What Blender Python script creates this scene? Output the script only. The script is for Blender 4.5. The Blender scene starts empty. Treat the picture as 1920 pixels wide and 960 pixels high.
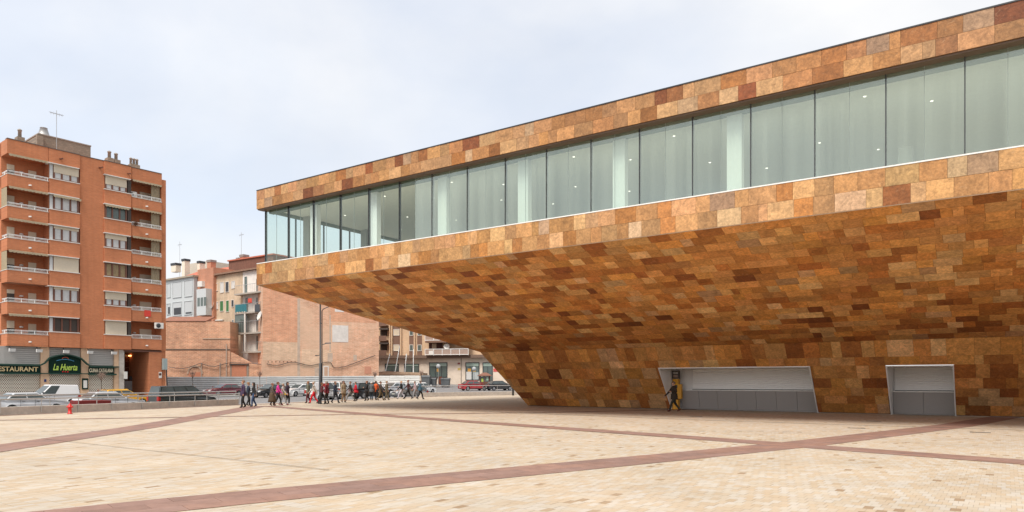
import bpy, math, random
import numpy as np
from mathutils import Vector, Matrix
S = bpy.context.scene
COL = S.collection
R = random.Random(7)
rad = math.radians
# ------------------------------------------------------------------ camera, world, sun, exposure
F, CX, HY, EYE = 1330.0, 960.0, 715.0, 1.75      # photograph's focal length and horizon in 1920 px wide pixels
cam = bpy.data.cameras.new('camera'); camo = bpy.data.objects.new('camera', cam); COL.objects.link(camo)
cam.sensor_width = 36; cam.lens = 36*F/1920; cam.shift_y = (HY-480)/1920
cam.clip_end = 8000; cam.clip_start = .1
camo.location = (0, 0, EYE); camo.rotation_euler = (rad(90), 0, 0)
S.camera = camo
W = bpy.data.worlds.new('World'); S.world = W; W.use_nodes = True
SUN_EL, SUN_AZ = 57.0, 203.0      # azimuth clockwise from +Y
def world_nodes():
    nt = W.node_tree; n = nt.nodes; n.clear(); L = nt.links.new
    out = n.new('ShaderNodeOutputWorld'); bg = n.new('ShaderNodeBackground')
    sky = n.new('ShaderNodeTexSky'); sky.sky_type = 'NISHITA'; sky.sun_disc = False
    sky.sun_elevation = rad(SUN_EL); sky.sun_rotation = rad(SUN_AZ); sky.air_density = 1.0; sky.dust_density = 2.0
    tc = n.new('ShaderNodeTexCoord')
    mp = n.new('ShaderNodeMapping'); mp.inputs['Scale'].default_value = (1.3, 1.3, 2.6); mp.inputs['Location'].default_value = (2.3, .4, .9)
    no = n.new('ShaderNodeTexNoise'); no.inputs['Scale'].default_value = 1.15; no.inputs['Detail'].default_value = 7; no.inputs['Roughness'].default_value = .52; no.inputs['Distortion'].default_value = .5
    L(tc.outputs['Generated'], mp.inputs['Vector']); L(mp.outputs['Vector'], no.inputs['Vector'])
    rp = n.new('ShaderNodeMapRange'); rp.inputs['From Min'].default_value = .36; rp.inputs['From Max'].default_value = .6
    rp.inputs['To Min'].default_value = .70; rp.inputs['To Max'].default_value = .97
    L(no.outputs['Fac'], rp.inputs['Value'])
    sp = n.new('ShaderNodeSeparateXYZ'); L(tc.outputs['Generated'], sp.inputs[0])
    hz = n.new('ShaderNodeMapRange'); hz.inputs['From Min'].default_value = .12; hz.inputs['From Max'].default_value = .5
    hz.inputs['To Min'].default_value = 1.0; hz.inputs['To Max'].default_value = 0.0
    L(sp.outputs['Z'], hz.inputs['Value'])
    mx = n.new('ShaderNodeMath'); mx.operation = 'MAXIMUM'; L(rp.outputs[0], mx.inputs[0]); L(hz.outputs[0], mx.inputs[1])
    # brightness of the cloud veil: thin and white, thick and greyer
    no2 = n.new('ShaderNodeTexNoise'); no2.inputs['Scale'].default_value = 2.2; no2.inputs['Detail'].default_value = 5
    L(mp.outputs['Vector'], no2.inputs['Vector'])
    cr = n.new('ShaderNodeValToRGB')
    cr.color_ramp.elements[0].position = .3; cr.color_ramp.elements[0].color = (.79, .81, .85, 1)
    cr.color_ramp.elements[1].position = .68; cr.color_ramp.elements[1].color = (1.0, .99, .975, 1)
    L(no2.outputs['Fac'], cr.inputs[0])
    sc = n.new('ShaderNodeVectorMath'); sc.operation = 'SCALE'; sc.inputs['Scale'].default_value = 4.1; L(cr.outputs[0], sc.inputs[0])
    m = n.new('ShaderNodeMix'); m.data_type = 'RGBA'; L(mx.outputs[0], m.inputs['Factor']); L(sky.outputs[0], m.inputs['A']); L(sc.outputs[0], m.inputs['B'])
    bg.inputs['Strength'].default_value = .1
    L(m.outputs['Result'], bg.inputs['Color']); L(bg.outputs[0], out.inputs[0])
world_nodes()
sl = bpy.data.lights.new('sun', 'SUN'); sl.energy = 1.5; sl.angle = rad(22); sl.color = (1, .95, .88)
so = bpy.data.objects.new('sun', sl); COL.objects.link(so)
_sd = Vector((math.sin(rad(SUN_AZ))*math.cos(rad(SUN_EL)), math.cos(rad(SUN_AZ))*math.cos(rad(SUN_EL)), math.sin(rad(SUN_EL))))
so.rotation_euler = _sd.to_track_quat('Z', 'Y').to_euler(); so.location = (0, -20, 60)
S.view_settings.view_transform = 'Standard'; S.view_settings.look = 'None'; S.view_settings.gamma = 1; S.view_settings.exposure = 1.4
S.render.engine = 'CYCLES'
try:
    S.cycles.max_bounces = 8; S.cycles.diffuse_bounces = 4; S.cycles.glossy_bounces = 3; S.cycles.transparent_max_bounces = 10
    S.cycles.sample_clamp_indirect = 4; S.cycles.caustics_reflective = False; S.cycles.caustics_refractive = False
    S.cycles.use_denoising = True
except Exception: pass

# ------------------------------------------------------------------ helpers
def P(x, y, D): return Vector(((x-CX)/F*D, D, EYE+(HY-y)/F*D))
def tag(o, label=None, cat=None, group=None, kind=None):
    if label: o['label'] = label
    if cat: o['category'] = cat
    if group: o['group'] = group
    if kind: o['kind'] = kind
    return o
def thing(name, label, cat, loc=(0, 0, 0), rz=0, group=None):
    o = bpy.data.objects.new(name, None); COL.objects.link(o); o.location = loc; o.rotation_euler = (0, 0, rz)
    o.empty_display_size = .3
    return tag(o, label, cat, group)
def kids(o): return [c for c in o.children]
def copy_tree(o, parent=None):
    c = o.copy(); COL.objects.link(c)
    if parent: c.parent = parent
    for ch in list(o.children): copy_tree(ch, c)
    return c
def base_loc(o):
    v = Vector((0, 0, 0))
    while o: v += o.location; o = o.parent
    return v
class MB:
    def __init__(s): s.v = []; s.f = []; s.m = []; s.c = []; s.sm = []; s.haz = False
    def add(s, vs, fs, mi=0, col=None, smooth=False):
        b = len(s.v); s.v += [tuple(v) for v in vs]
        for f in fs: s.f.append(tuple(b+i for i in f)); s.m.append(mi); s.c.append(col); s.sm.append(smooth)
        if col: s.haz = True
        return s
    def box(s, c, d, mi=0, M=None, col=None):
        x, y, z = d[0]/2, d[1]/2, d[2]/2
        vs = [Vector((sx*x, sy*y, sz*z)) for sx in (-1, 1) for sy in (-1, 1) for sz in (-1, 1)]
        if M is not None: vs = [M @ v for v in vs]
        c = Vector(c)
        return s.add([v+c for v in vs], [(0, 1, 3, 2), (4, 6, 7, 5), (0, 4, 5, 1), (2, 3, 7, 6), (0, 2, 6, 4), (1, 5, 7, 3)], mi, col)
    def hexa(s, p, mi=0, col=None):     # 8 points: bottom 4 ccw, top 4
        return s.add(p, [(3, 2, 1, 0), (4, 5, 6, 7), (0, 1, 5, 4), (1, 2, 6, 5), (2, 3, 7, 6), (3, 0, 4, 7)], mi, col)
    def bar(s, a, b, w, h=None, mi=0):  # square bar between points
        a = Vector(a); b = Vector(b); h = h or w; d = (b-a); L = d.length
        q = d.to_track_quat('X', 'Z').to_matrix()
        return s.box((a+b)/2, (L, w, h), mi, q)
    def tube(s, pts, rs, n=8, mi=0, cap=True, smooth=True):
        pts = [Vector(p) for p in pts]
        if not hasattr(rs, '__len__'): rs = [rs]*len(pts)
        vs = []; fs = []
        for i, p in enumerate(pts):
            d = (pts[min(i+1, len(pts)-1)]-pts[max(i-1, 0)]).normalized()
            q = d.to_track_quat('Z', 'Y').to_matrix()
            for k in range(n):
                a = 2*math.pi*k/n; vs.append(p+q @ Vector((math.cos(a)*rs[i], math.sin(a)*rs[i], 0)))
        for i in range(len(pts)-1):
            for k in range(n):
                fs.append((i*n+k, i*n+(k+1) % n, (i+1)*n+(k+1) % n, (i+1)*n+k))
        s.add(vs, fs, mi, None, smooth)
        if cap:
            s.add(vs[:n], [tuple(reversed(range(n)))], mi); s.add(vs[-n:], [tuple(range(n))], mi)
        return s
    def lathe(s, prof, c=(0, 0, 0), n=16, mi=0, axis='z', smooth=True, sx=1, sy=1):
        vs = []; fs = []; c = Vector(c)
        for r, z in prof:
            for k in range(n):
                a = 2*math.pi*k/n
                if axis == 'z': vs.append(c+Vector((r*math.cos(a)*sx, r*math.sin(a)*sy, z)))
                else: vs.append(c+Vector((r*math.cos(a), z, r*math.sin(a))))
        for i in range(len(prof)-1):
            for k in range(n): fs.append((i*n+k, i*n+(k+1) % n, (i+1)*n+(k+1) % n, (i+1)*n+k))
        return s.add(vs, fs, mi, None, smooth)
    def prism(s, poly, dvec, mi=0, col=None):   # polygon (3d points) pushed along dvec
        n = len(poly); a = [Vector(p) for p in poly]; b = [p+Vector(dvec) for p in a]
        s.add(a+b, [tuple(reversed(range(n))), tuple(range(n, 2*n))]+[(i, (i+1) % n, n+(i+1) % n, n+i) for i in range(n)], mi, col)
        return s
    def build(s, name, mats, parent=None, local=False, kind=None, bevel=0):
        me = bpy.data.meshes.new(name)
        off = base_loc(parent) if (parent and not local) else Vector((0, 0, 0))
        v = np.array([tuple(p) for p in s.v], float).reshape(-1, 3)-np.array(off)
        me.from_pydata(v.tolist(), [], s.f)
        if not isinstance(mats, (list, tuple)): mats = [mats]
        for m in mats: me.materials.append(m)
        me.polygons.foreach_set('material_index', s.m)
        me.polygons.foreach_set('use_smooth', s.sm)
        if s.haz:
            at = me.color_attributes.new('tint', 'FLOAT_COLOR', 'CORNER')
            arr = np.ones((len(me.loops), 4), np.float32); i = 0
            for f, c in zip(s.f, s.c):
                if c: arr[i:i+len(f), :3] = c
                i += len(f)
            at.data.foreach_set('color', arr.ravel())
        me.update()
        o = bpy.data.objects.new(name, me); COL.objects.link(o)
        if parent: o.parent = parent
        if kind: o['kind'] = kind
        if bevel:
            b = o.modifiers.new('bevel', 'BEVEL'); b.width = bevel; b.segments = 2; b.limit_method = 'ANGLE'; b.angle_limit = rad(35)
        return o

# ------------------------------------------------------------------ materials
MATS = {}
def newmat(name):
    m = bpy.data.materials.new(name); m.use_nodes = True
    nt = m.node_tree; return m, nt, nt.nodes, nt.links.new, nt.nodes['Principled BSDF']
def mat(name, col, rough=.7, var=.12, scale=6, metal=0, bump=0, coat=0, emit=0, spec=.5):
    if name in MATS: return MATS[name]
    m, nt, n, L, b = newmat(name)
    b.inputs['Roughness'].default_value = rough; b.inputs['Metallic'].default_value = metal; b.inputs['Specular IOR Level'].default_value = spec
    b.inputs['Coat Weight'].default_value = coat
    g = n.new('ShaderNodeNewGeometry'); no = n.new('ShaderNodeTexNoise'); no.inputs['Scale'].default_value = scale; no.inputs['Detail'].default_value = 5
    no.inputs['Roughness'].default_value = .62
    L(g.outputs['Position'], no.inputs['Vector'])
    mr = n.new('ShaderNodeMapRange'); mr.inputs['From Min'].default_value = .25; mr.inputs['From Max'].default_value = .75
    mr.inputs['To Min'].default_value = 1-var; mr.inputs['To Max'].default_value = 1+var; L(no.outputs['Fac'], mr.inputs['Value'])
    v = n.new('ShaderNodeVectorMath'); v.operation = 'SCALE'; v.inputs[0].default_value = col[:3]; L(mr.outputs[0], v.inputs['Scale'])
    L(v.outputs[0], b.inputs['Base Color'])
    if bump:
        bp = n.new('ShaderNodeBump'); bp.inputs['Strength'].default_value = bump; bp.inputs['Distance'].default_value = .02
        L(no.outputs['Fac'], bp.inputs['Height']); L(bp.outputs[0], b.inputs['Normal'])
    if emit:
        b.inputs['Emission Color'].default_value = (*col[:3], 1); b.inputs['Emission Strength'].default_value = emit
    MATS[name] = m; return m
def dots(n, L, pos, vec):
    d = n.new('ShaderNodeVectorMath'); d.operation = 'DOT_PRODUCT'; L(pos, d.inputs[0]); d.inputs[1].default_value = vec
    return d.outputs['Value']
def mth(n, L, op, a, b=None):
    m = n.new('ShaderNodeMath'); m.operation = op
    for i, q in enumerate((a, b)):
        if q is None: continue
        if isinstance(q, (int, float)): m.inputs[i].default_value = q
        else: L(q, m.inputs[i])
    return m.outputs[0]
def ramp(n, L, fac, stops, const=False):
    r = n.new('ShaderNodeValToRGB'); e = r.color_ramp.elements
    if const: r.color_ramp.interpolation = 'CONSTANT'
    while len(e) < len(stops): e.new(.5)
    for q, (p, c) in zip(e, stops): q.position = p; q.color = (*c, 1)
    L(fac, r.inputs[0]); return r.outputs[0]
def mixc(n, L, fac, a, b, mode='MIX'):
    m = n.new('ShaderNodeMix'); m.data_type = 'RGBA'; m.blend_type = mode
    for k, q in (('Factor', fac), ('A', a), ('B', b)):
        if isinstance(q, (int, float)): m.inputs[k].default_value = q
        elif isinstance(q, tuple): m.inputs[k].default_value = (*q, 1)
        else: L(q, m.inputs[k])
    return m.outputs['Result']
def brick_mat(name, along, c1, c2, mortar, bw=.25, bh=.07, blotch=.25, patch=None, jm=.012, grain=(1.2, 5, .12)):
    """brickwork laid along a horizontal direction, with soot and patch variation"""
    m, nt, n, L, b = newmat(name)
    g = n.new('ShaderNodeNewGeometry'); pos = g.outputs['Position']
    a = dots(n, L, pos, (along[0], along[1], 0)); z = dots(n, L, pos, (0, 0, 1))
    cv = n.new('ShaderNodeCombineXYZ'); L(a, cv.inputs[0]); L(z, cv.inputs[1])
    br = n.new('ShaderNodeTexBrick'); br.inputs['Scale'].default_value = 1; br.inputs['Brick Width'].default_value = bw; br.inputs['Row Height'].default_value = bh
    br.inputs['Mortar Size'].default_value = jm; br.inputs['Color1'].default_value = (*c1, 1); br.inputs['Color2'].default_value = (*c2, 1); br.inputs['Mortar'].default_value = (*mortar, 1)
    L(cv.outputs[0], br.inputs['Vector'])
    no = n.new('ShaderNodeTexNoise'); no.inputs['Scale'].default_value = .45; no.inputs['Detail'].default_value = 8; no.inputs['Roughness'].default_value = .65; L(pos, no.inputs['Vector'])
    mr = n.new('ShaderNodeMapRange'); mr.inputs['From Min'].default_value = .3; mr.inputs['From Max'].default_value = .7; mr.inputs['To Min'].default_value = 1-blotch; mr.inputs['To Max'].default_value = 1+blotch*.7; L(no.outputs['Fac'], mr.inputs[0])
    v = n.new('ShaderNodeVectorMath'); v.operation = 'SCALE'; L(br.outputs['Color'], v.inputs[0]); L(mr.outputs[0], v.inputs['Scale'])
    gr = n.new('ShaderNodeTexNoise'); gr.inputs['Scale'].default_value = 1; gr.inputs['Detail'].default_value = 9; gr.inputs['Roughness'].default_value = .8
    gv = n.new('ShaderNodeCombineXYZ'); L(mth(n, L, 'MULTIPLY', a, grain[0]), gv.inputs[0]); L(mth(n, L, 'MULTIPLY', z, grain[1]), gv.inputs[1]); L(gv.outputs[0], gr.inputs['Vector'])
    gm = n.new('ShaderNodeMapRange'); gm.inputs['From Min'].default_value = .25; gm.inputs['From Max'].default_value = .75; gm.inputs['To Min'].default_value = 1-grain[2]; gm.inputs['To Max'].default_value = 1+grain[2]; L(gr.outputs['Fac'], gm.inputs[0])
    v2 = n.new('ShaderNodeVectorMath'); v2.operation = 'SCALE'; L(v.outputs[0], v2.inputs[0]); L(gm.outputs[0], v2.inputs['Scale'])
    c = v2.outputs[0]
    # vertical rain streaks
    st = n.new('ShaderNodeTexNoise'); st.inputs['Scale'].default_value = 1; st.inputs['Detail'].default_value = 4
    sv = n.new('ShaderNodeCombineXYZ'); L(mth(n, L, 'MULTIPLY', a, 2.2), sv.inputs[0]); L(mth(n, L, 'MULTIPLY', z, .12), sv.inputs[1]); L(sv.outputs[0], st.inputs['Vector'])
    sr = n.new('ShaderNodeMapRange'); sr.inputs['From Min'].default_value = .5; sr.inputs['From Max'].default_value = .75; sr.inputs['To Min'].default_value = 0; sr.inputs['To Max'].default_value = .28; L(st.outputs['Fac'], sr.inputs[0])
    c = mixc(n, L, sr.outputs[0], c, tuple(q*.55 for q in c1))
    if patch:
        n3 = n.new('ShaderNodeTexNoise'); n3.inputs['Scale'].default_value = .16; n3.inputs['Detail'].default_value = 3; L(pos, n3.inputs['Vector'])
        pr = n.new('ShaderNodeMapRange'); pr.inputs['From Min'].default_value = .48; pr.inputs['From Max'].default_value = .58; pr.inputs['To Max'].default_value = .6; L(n3.outputs['Fac'], pr.inputs[0])
        c = mixc(n, L, pr.outputs[0], c, patch)
        n4 = n.new('ShaderNodeTexNoise'); n4.inputs['Scale'].default_value = 2.4; n4.inputs['Detail'].default_value = 6; n4.inputs['Roughness'].default_value = .7; L(pos, n4.inputs['Vector'])
        p4 = n.new('ShaderNodeMapRange'); p4.inputs['From Min'].default_value = .55; p4.inputs['From Max'].default_value = .75; p4.inputs['To Max'].default_value = .5; L(n4.outputs['Fac'], p4.inputs[0])
        c = mixc(n, L, p4.outputs[0], c, mortar)
    L(c, b.inputs['Base Color']); b.inputs['Roughness'].default_value = .9
    bp = n.new('ShaderNodeBump'); bp.inputs['Strength'].default_value = .25; bp.inputs['Distance'].default_value = .01; bp.invert = True; L(br.outputs['Fac'], bp.inputs['Height']); L(bp.outputs[0], b.inputs['Normal'])
    MATS[name] = m; return m
def stone_mat():
    m, nt, n, L, b = newmat('rust_slate')
    at = n.new('ShaderNodeAttribute'); at.attribute_name = 'tint'
    g = n.new('ShaderNodeNewGeometry'); pos = g.outputs['Position']
    # each tile gets its own patch of noise: shift by its tint
    sh = n.new('ShaderNodeVectorMath'); sh.operation = 'SCALE'; L(at.outputs['Color'], sh.inputs[0]); sh.inputs['Scale'].default_value = 97
    ps = n.new('ShaderNodeVectorMath'); ps.operation = 'ADD'; L(pos, ps.inputs[0]); L(sh.outputs[0], ps.inputs[1])
    n1 = n.new('ShaderNodeTexNoise'); n1.inputs['Scale'].default_value = 2.6; n1.inputs['Detail'].default_value = 7; n1.inputs['Roughness'].default_value = .68; n1.inputs['Distortion'].default_value = .9; L(ps.outputs[0], n1.inputs['Vector'])
    n2 = n.new('ShaderNodeTexNoise'); n2.inputs['Scale'].default_value = 11; n2.inputs['Detail'].default_value = 6; n2.inputs['Roughness'].default_value = .7; L(ps.outputs[0], n2.inputs['Vector'])
    r1 = n.new('ShaderNodeMapRange'); r1.inputs['From Min'].default_value = .3; r1.inputs['From Max'].default_value = .7; r1.inputs['To Min'].default_value = .68; r1.inputs['To Max'].default_value = 1.32; L(n1.outputs['Fac'], r1.inputs[0])
    r2 = n.new('ShaderNodeMapRange'); r2.inputs['From Min'].default_value = .3; r2.inputs['From Max'].default_value = .7; r2.inputs['To Min'].default_value = .70; r2.inputs['To Max'].default_value = 1.28; L(n2.outputs['Fac'], r2.inputs[0])
    f = mth(n, L, 'MULTIPLY', r1.outputs[0], r2.outputs[0])
    v = n.new('ShaderNodeVectorMath'); v.operation = 'SCALE'; L(at.outputs['Color'], v.inputs[0]); L(f, v.inputs['Scale'])
    # pale scaly patches and dark rust blooms
    n3 = n.new('ShaderNodeTexNoise'); n3.inputs['Scale'].default_value = 5; n3.inputs['Detail'].default_value = 8; n3.inputs['Roughness'].default_value = .75; n3.inputs['Distortion'].default_value = 1.5; L(ps.outputs[0], n3.inputs['Vector'])
    r3 = n.new('ShaderNodeMapRange'); r3.inputs['From Min'].default_value = .57; r3.inputs['From Max'].default_value = .7; r3.inputs['To Max'].default_value = .45; L(n3.outputs['Fac'], r3.inputs[0])
    c = mixc(n, L, r3.outputs[0], v.outputs[0], (.54, .35, .19))
    r4 = n.new('ShaderNodeMapRange'); r4.inputs['From Min'].default_value = .42; r4.inputs['From Max'].default_value = .3; r4.inputs['To Max'].default_value = .55; L(n3.outputs['Fac'], r4.inputs[0])
    c = mixc(n, L, r4.outputs[0], c, (.22, .085, .022))
    L(c, b.inputs['Base Color']); b.inputs['Roughness'].default_value = .62; b.inputs['Specular IOR Level'].default_value = .35
    bp = n.new('ShaderNodeBump'); bp.inputs['Strength'].default_value = .5; bp.inputs['Distance'].default_value = .02; L(n2.outputs['Fac'], bp.inputs['Height']); L(bp.outputs[0], b.inputs['Normal'])
    return m
E2 = Vector((.8207, -.5715, 0)); W2 = Vector((.5715, .8207, 0))   # theatre's two horizontal directions: along the front, into the building
PS, PT = .125, .245      # paver size along the front / into depth
def paver_mat():
    m, nt, n, L, b = newmat('cream_pavers')
    g = n.new('ShaderNodeNewGeometry'); pos = g.outputs['Position']
    e = mth(n, L, 'DIVIDE', dots(n, L, pos, E2), PS); w = mth(n, L, 'DIVIDE', dots(n, L, pos, W2), PT)
    row = mth(n, L, 'FLOOR', w); half = mth(n, L, 'MULTIPLY', mth(n, L, 'FLOORED_MODULO', row, 2.0), .5)
    e2 = mth(n, L, 'ADD', e, half); colm = mth(n, L, 'FLOOR', e2)
    cv = n.new('ShaderNodeCombineXYZ'); L(row, cv.inputs[0]); L(colm, cv.inputs[1])
    wn = n.new('ShaderNodeTexWhiteNoise'); wn.noise_dimensions = '2D'; L(cv.outputs[0], wn.inputs['Vector'])
    c = ramp(n, L, wn.outputs['Value'], [(0, (.465, .38, .28)), (.3, (.455, .345, .23)), (.55, (.47, .395, .30)), (.8, (.485, .425, .35)), (.975, (.43, .325, .215)), (.99, (.30, .20, .115))], False)
    cw = n.new('ShaderNodeTexWhiteNoise'); cw.noise_dimensions = '3D'; L(cv.outputs[0], cw.inputs['Vector'])
    # groups of pavers from the same batch
    n0 = n.new('ShaderNodeTexNoise'); n0.inputs['Scale'].default_value = .55; n0.inputs['Detail'].default_value = 5; L(pos, n0.inputs['Vector'])
    r0 = n.new('ShaderNodeMapRange'); r0.inputs['From Min'].default_value = .3; r0.inputs['From Max'].default_value = .7; r0.inputs['To Min'].default_value = .9; r0.inputs['To Max'].default_value = 1.08; L(n0.outputs['Fac'], r0.inputs[0])
    n1 = n.new('ShaderNodeTexNoise'); n1.inputs['Scale'].default_value = 60; n1.inputs['Detail'].default_value = 3; L(pos, n1.inputs['Vector'])
    r1 = n.new('ShaderNodeMapRange'); r1.inputs['To Min'].default_value = .9; r1.inputs['To Max'].default_value = 1.1; L(n1.outputs['Fac'], r1.inputs[0])
    f = mth(n, L, 'MULTIPLY', r0.outputs[0], r1.outputs[0])
    fe = mth(n, L, 'FRACT', e2); fw = mth(n, L, 'FRACT', w)
    de = mth(n, L, 'MULTIPLY', mth(n, L, 'SUBTRACT', .5, mth(n, L, 'ABSOLUTE', mth(n, L, 'SUBTRACT', fe, .5))), PS)
    dw = mth(n, L, 'MULTIPLY', mth(n, L, 'SUBTRACT', .5, mth(n, L, 'ABSOLUTE', mth(n, L, 'SUBTRACT', fw, .5))), PT)
    je = n.new('ShaderNodeMapRange'); je.inputs['From Min'].default_value = .002; je.inputs['From Max'].default_value = .005; je.inputs['To Min'].default_value = .88; je.inputs['To Max'].default_value = 1
    L(mth(n, L, 'MINIMUM', de, dw), je.inputs[0])
    f = mth(n, L, 'MULTIPLY', f, je.outputs[0])
    v = n.new('ShaderNodeVectorMath'); v.operation = 'SCALE'; L(c, v.inputs[0]); L(f, v.inputs['Scale'])
    # worn, dusty stains
    n5 = n.new('ShaderNodeTexNoise'); n5.inputs['Scale'].default_value = .13; n5.inputs['Detail'].default_value = 6; L(pos, n5.inputs['Vector'])
    r5 = n.new('ShaderNodeMapRange'); r5.inputs['From Min'].default_value = .5; r5.inputs['From Max'].default_value = .75; r5.inputs['To Max'].default_value = .25; L(n5.outputs['Fac'], r5.inputs[0])
    c = mixc(n, L, r5.outputs[0], v.outputs[0], (.50, .39, .30))
    L(c, b.inputs['Base Color']); b.inputs['Roughness'].default_value = .85
    return m
def slab_mat():
    m, nt, n, L, b = newmat('red_slabs')
    g = n.new('ShaderNodeNewGeometry'); pos = g.outputs['Position']; at = n.new('ShaderNodeAttribute'); at.attribute_name = 'tint'
    n1 = n.new('ShaderNodeTexNoise'); n1.inputs['Scale'].default_value = 3; n1.inputs['Detail'].default_value = 7; n1.inputs['Roughness'].default_value = .65; L(pos, n1.inputs['Vector'])
    r1 = n.new('ShaderNodeMapRange'); r1.inputs['From Min'].default_value = .3; r1.inputs['From Max'].default_value = .7; r1.inputs['To Min'].default_value = .8; r1.inputs['To Max'].default_value = 1.2; L(n1.outputs['Fac'], r1.inputs[0])
    v = n.new('ShaderNodeVectorMath'); v.operation = 'SCALE'; L(at.outputs['Color'], v.inputs[0]); L(r1.outputs[0], v.inputs['Scale'])
    L(v.outputs[0], b.inputs['Base Color']); b.inputs['Roughness'].default_value = .75
    return m
def glass_mat(name, tint, refl=.12, haze=.2):
    m, nt, n, L, b = newmat(name); n.remove(b); out = n['Material Output']
    tr = n.new('ShaderNodeBsdfTransparent'); tr.inputs[0].default_value = (*tint, 1)
    gl = n.new('ShaderNodeBsdfGlossy'); gl.inputs['Roughness'].default_value = .01; gl.inputs[0].default_value = (.88, .96, .88, 1)
    no = n.new('ShaderNodeTexNoise'); no.inputs['Scale'].default_value = .5; g = n.new('ShaderNodeNewGeometry'); L(g.outputs['Position'], no.inputs['Vector'])
    bp = n.new('ShaderNodeBump'); bp.inputs['Strength'].default_value = .02; bp.inputs['Distance'].default_value = .05; L(no.outputs['Fac'], bp.inputs['Height']); L(bp.outputs[0], gl.inputs['Normal'])
    fr = n.new('ShaderNodeLayerWeight'); fr.inputs['Blend'].default_value = .5
    f = mth(n, L, 'ADD', mth(n, L, 'MULTIPLY', mth(n, L, 'POWER', fr.outputs['Facing'], 4.0), .7), refl)
    mx = n.new('ShaderNodeMixShader'); L(f, mx.inputs[0]); L(gl.outputs[0], mx.inputs[2])
    # pale diffuse haze added to brighten the pane, streaked along the front
    df = n.new('ShaderNodeBsdfDiffuse'); df.inputs[0].default_value = (.60, .70, .57, 1); m2 = n.new('ShaderNodeMixShader')
    a = dots(n, L, g.outputs['Position'], E2); fn = n.new('ShaderNodeTexNoise'); fn.noise_dimensions = '1D'; fn.inputs['Scale'].default_value = 1.6; fn.inputs['Detail'].default_value = 3; L(a, fn.inputs['W'])
    fm = n.new('ShaderNodeMapRange'); fm.inputs['From Min'].default_value = .3; fm.inputs['From Max'].default_value = .7; fm.inputs['To Min'].default_value = haze*.65; fm.inputs['To Max'].default_value = haze*1.35; L(fn.outputs['Fac'], fm.inputs[0])
    L(fm.outputs[0], m2.inputs[0]); L(tr.outputs[0], m2.inputs[1]); L(df.outputs[0], m2.inputs[2]); L(m2.outputs[0], mx.inputs[1]); L(mx.outputs[0], out.inputs[0])
    MATS[name] = m; return m
def lattice_mat(along):
    m, nt, n, L, b = newmat('lattice_shutter')
    g = n.new('ShaderNodeNewGeometry'); pos = g.outputs['Position']
    a = mth(n, L, 'DIVIDE', dots(n, L, pos, (along[0], along[1], 0)), .17); z = mth(n, L, 'DIVIDE', dots(n, L, pos, (0, 0, 1)), .125)
    row = mth(n, L, 'FLOOR', z); a2 = mth(n, L, 'ADD', a, mth(n, L, 'MULTIPLY', mth(n, L, 'FLOORED_MODULO', row, 2.0), .5))
    fa = mth(n, L, 'ABSOLUTE', mth(n, L, 'SUBTRACT', mth(n, L, 'FRACT', a2), .5)); fz = mth(n, L, 'ABSOLUTE', mth(n, L, 'SUBTRACT', mth(n, L, 'FRACT', z), .5))
    hole = mth(n, L, 'MULTIPLY', mth(n, L, 'LESS_THAN', fa, .3), mth(n, L, 'LESS_THAN', fz, .3))
    c = mixc(n, L, hole, (.80, .71, .58), (.03, .028, .025)); L(c, b.inputs['Base Color']); b.inputs['Roughness'].default_value = .5
    return m
CLEAR = glass_mat('clear_glass', (.90, .97, .93), .08, .02)
STONE = stone_mat(); PAVE = paver_mat(); SLAB = slab_mat()
GLASS = glass_mat('green_glass', (.88, .97, .90), .22, .17)
SHOPGLASS = mat('shop_glass', (.10, .13, .12), .06, .2, 1.2)
M_METAL = mat('galvanised', (.42, .42, .41), .4, .1, 8, .6)
M_DARK = mat('dark_metal', (.035, .036, .04), .45)
M_WHITE = mat('white_paint', (.78, .77, .74), .5, .05)
M_CONC = mat('concrete', (.52, .47, .41), .9, .18, 3, bump=.3)
M_ASPH = mat('asphalt', (.20, .195, .195), .92, .2, 2.5)
M_SAND = mat('joint_sand', (.33, .26, .18), .95, .2, 40)
M_TYRE = mat('tyre_rubber', (.018, .018, .019), .8)
M_RIM = mat('rim_alloy', (.45, .45, .46), .35, .05, 8, .7)
M_CARGLASS = mat('car_glass', (.07, .085, .085), .04, .3, 1.0)

# ------------------------------------------------------------------ ground
def interp(x, pts):
    if x <= pts[0][0]: return pts[0][1]
    for (a, b), (c, d) in zip(pts, pts[1:]):
        if x <= c: return b+(d-b)*(x-a)/(c-a)
    return pts[-1][1]
ZS = [(-400, -.4), (55, -.4), (62, -.3), (80, 0), (105, .42), (120, 1.3), (4000, 1.3)]
def zs(Y): return interp(Y, ZS)
def zp(Y): return .15*min(1, max(0, (Y-52)/28))
EDGE = [(-30, -49.9), (8.5, -36.2), (36.4, -26.3), (53, -20.4), (76, -9.3), (84, 0), (88, 8)]
def xl(Y): return interp(Y, EDGE)
b = MB(); ys = [-400, 0, 30, 55, 62, 68, 74, 80, 92, 105, 112, 120, 140, 300, 4000]; xs = [-4000, -200, -60, 0, 60, 200, 4000]
vs = [(x, y, zs(y)) for y in ys for x in xs]; nx = len(xs)
b.add(vs, [(j*nx+i, j*nx+i+1, (j+1)*nx+i+1, (j+1)*nx+i) for j in range(len(ys)-1) for i in range(nx-1)])
tag(b.build('street', M_ASPH), 'grey asphalt street with parked cars behind the plaza', None, None, 'structure')
NY0, NY1 = 8.6, 25.0
def nxw(Y): return .76*Y+1.2
b = MB()
def strip(y0, y1, f0, f1, z0, z1, mi=0):
    b.add([(f0(y0), y0, z0), (f1(y0), y0, z0), (f1(y1), y1, z1), (f0(y1), y1, z1)], [(0, 1, 2, 3)], mi)
XR = lambda Y: 70.0
strip(-30, NY0, xl, XR, 0, 0)
ny = [NY0+(NY1-NY0)*i/4 for i in range(5)]
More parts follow.
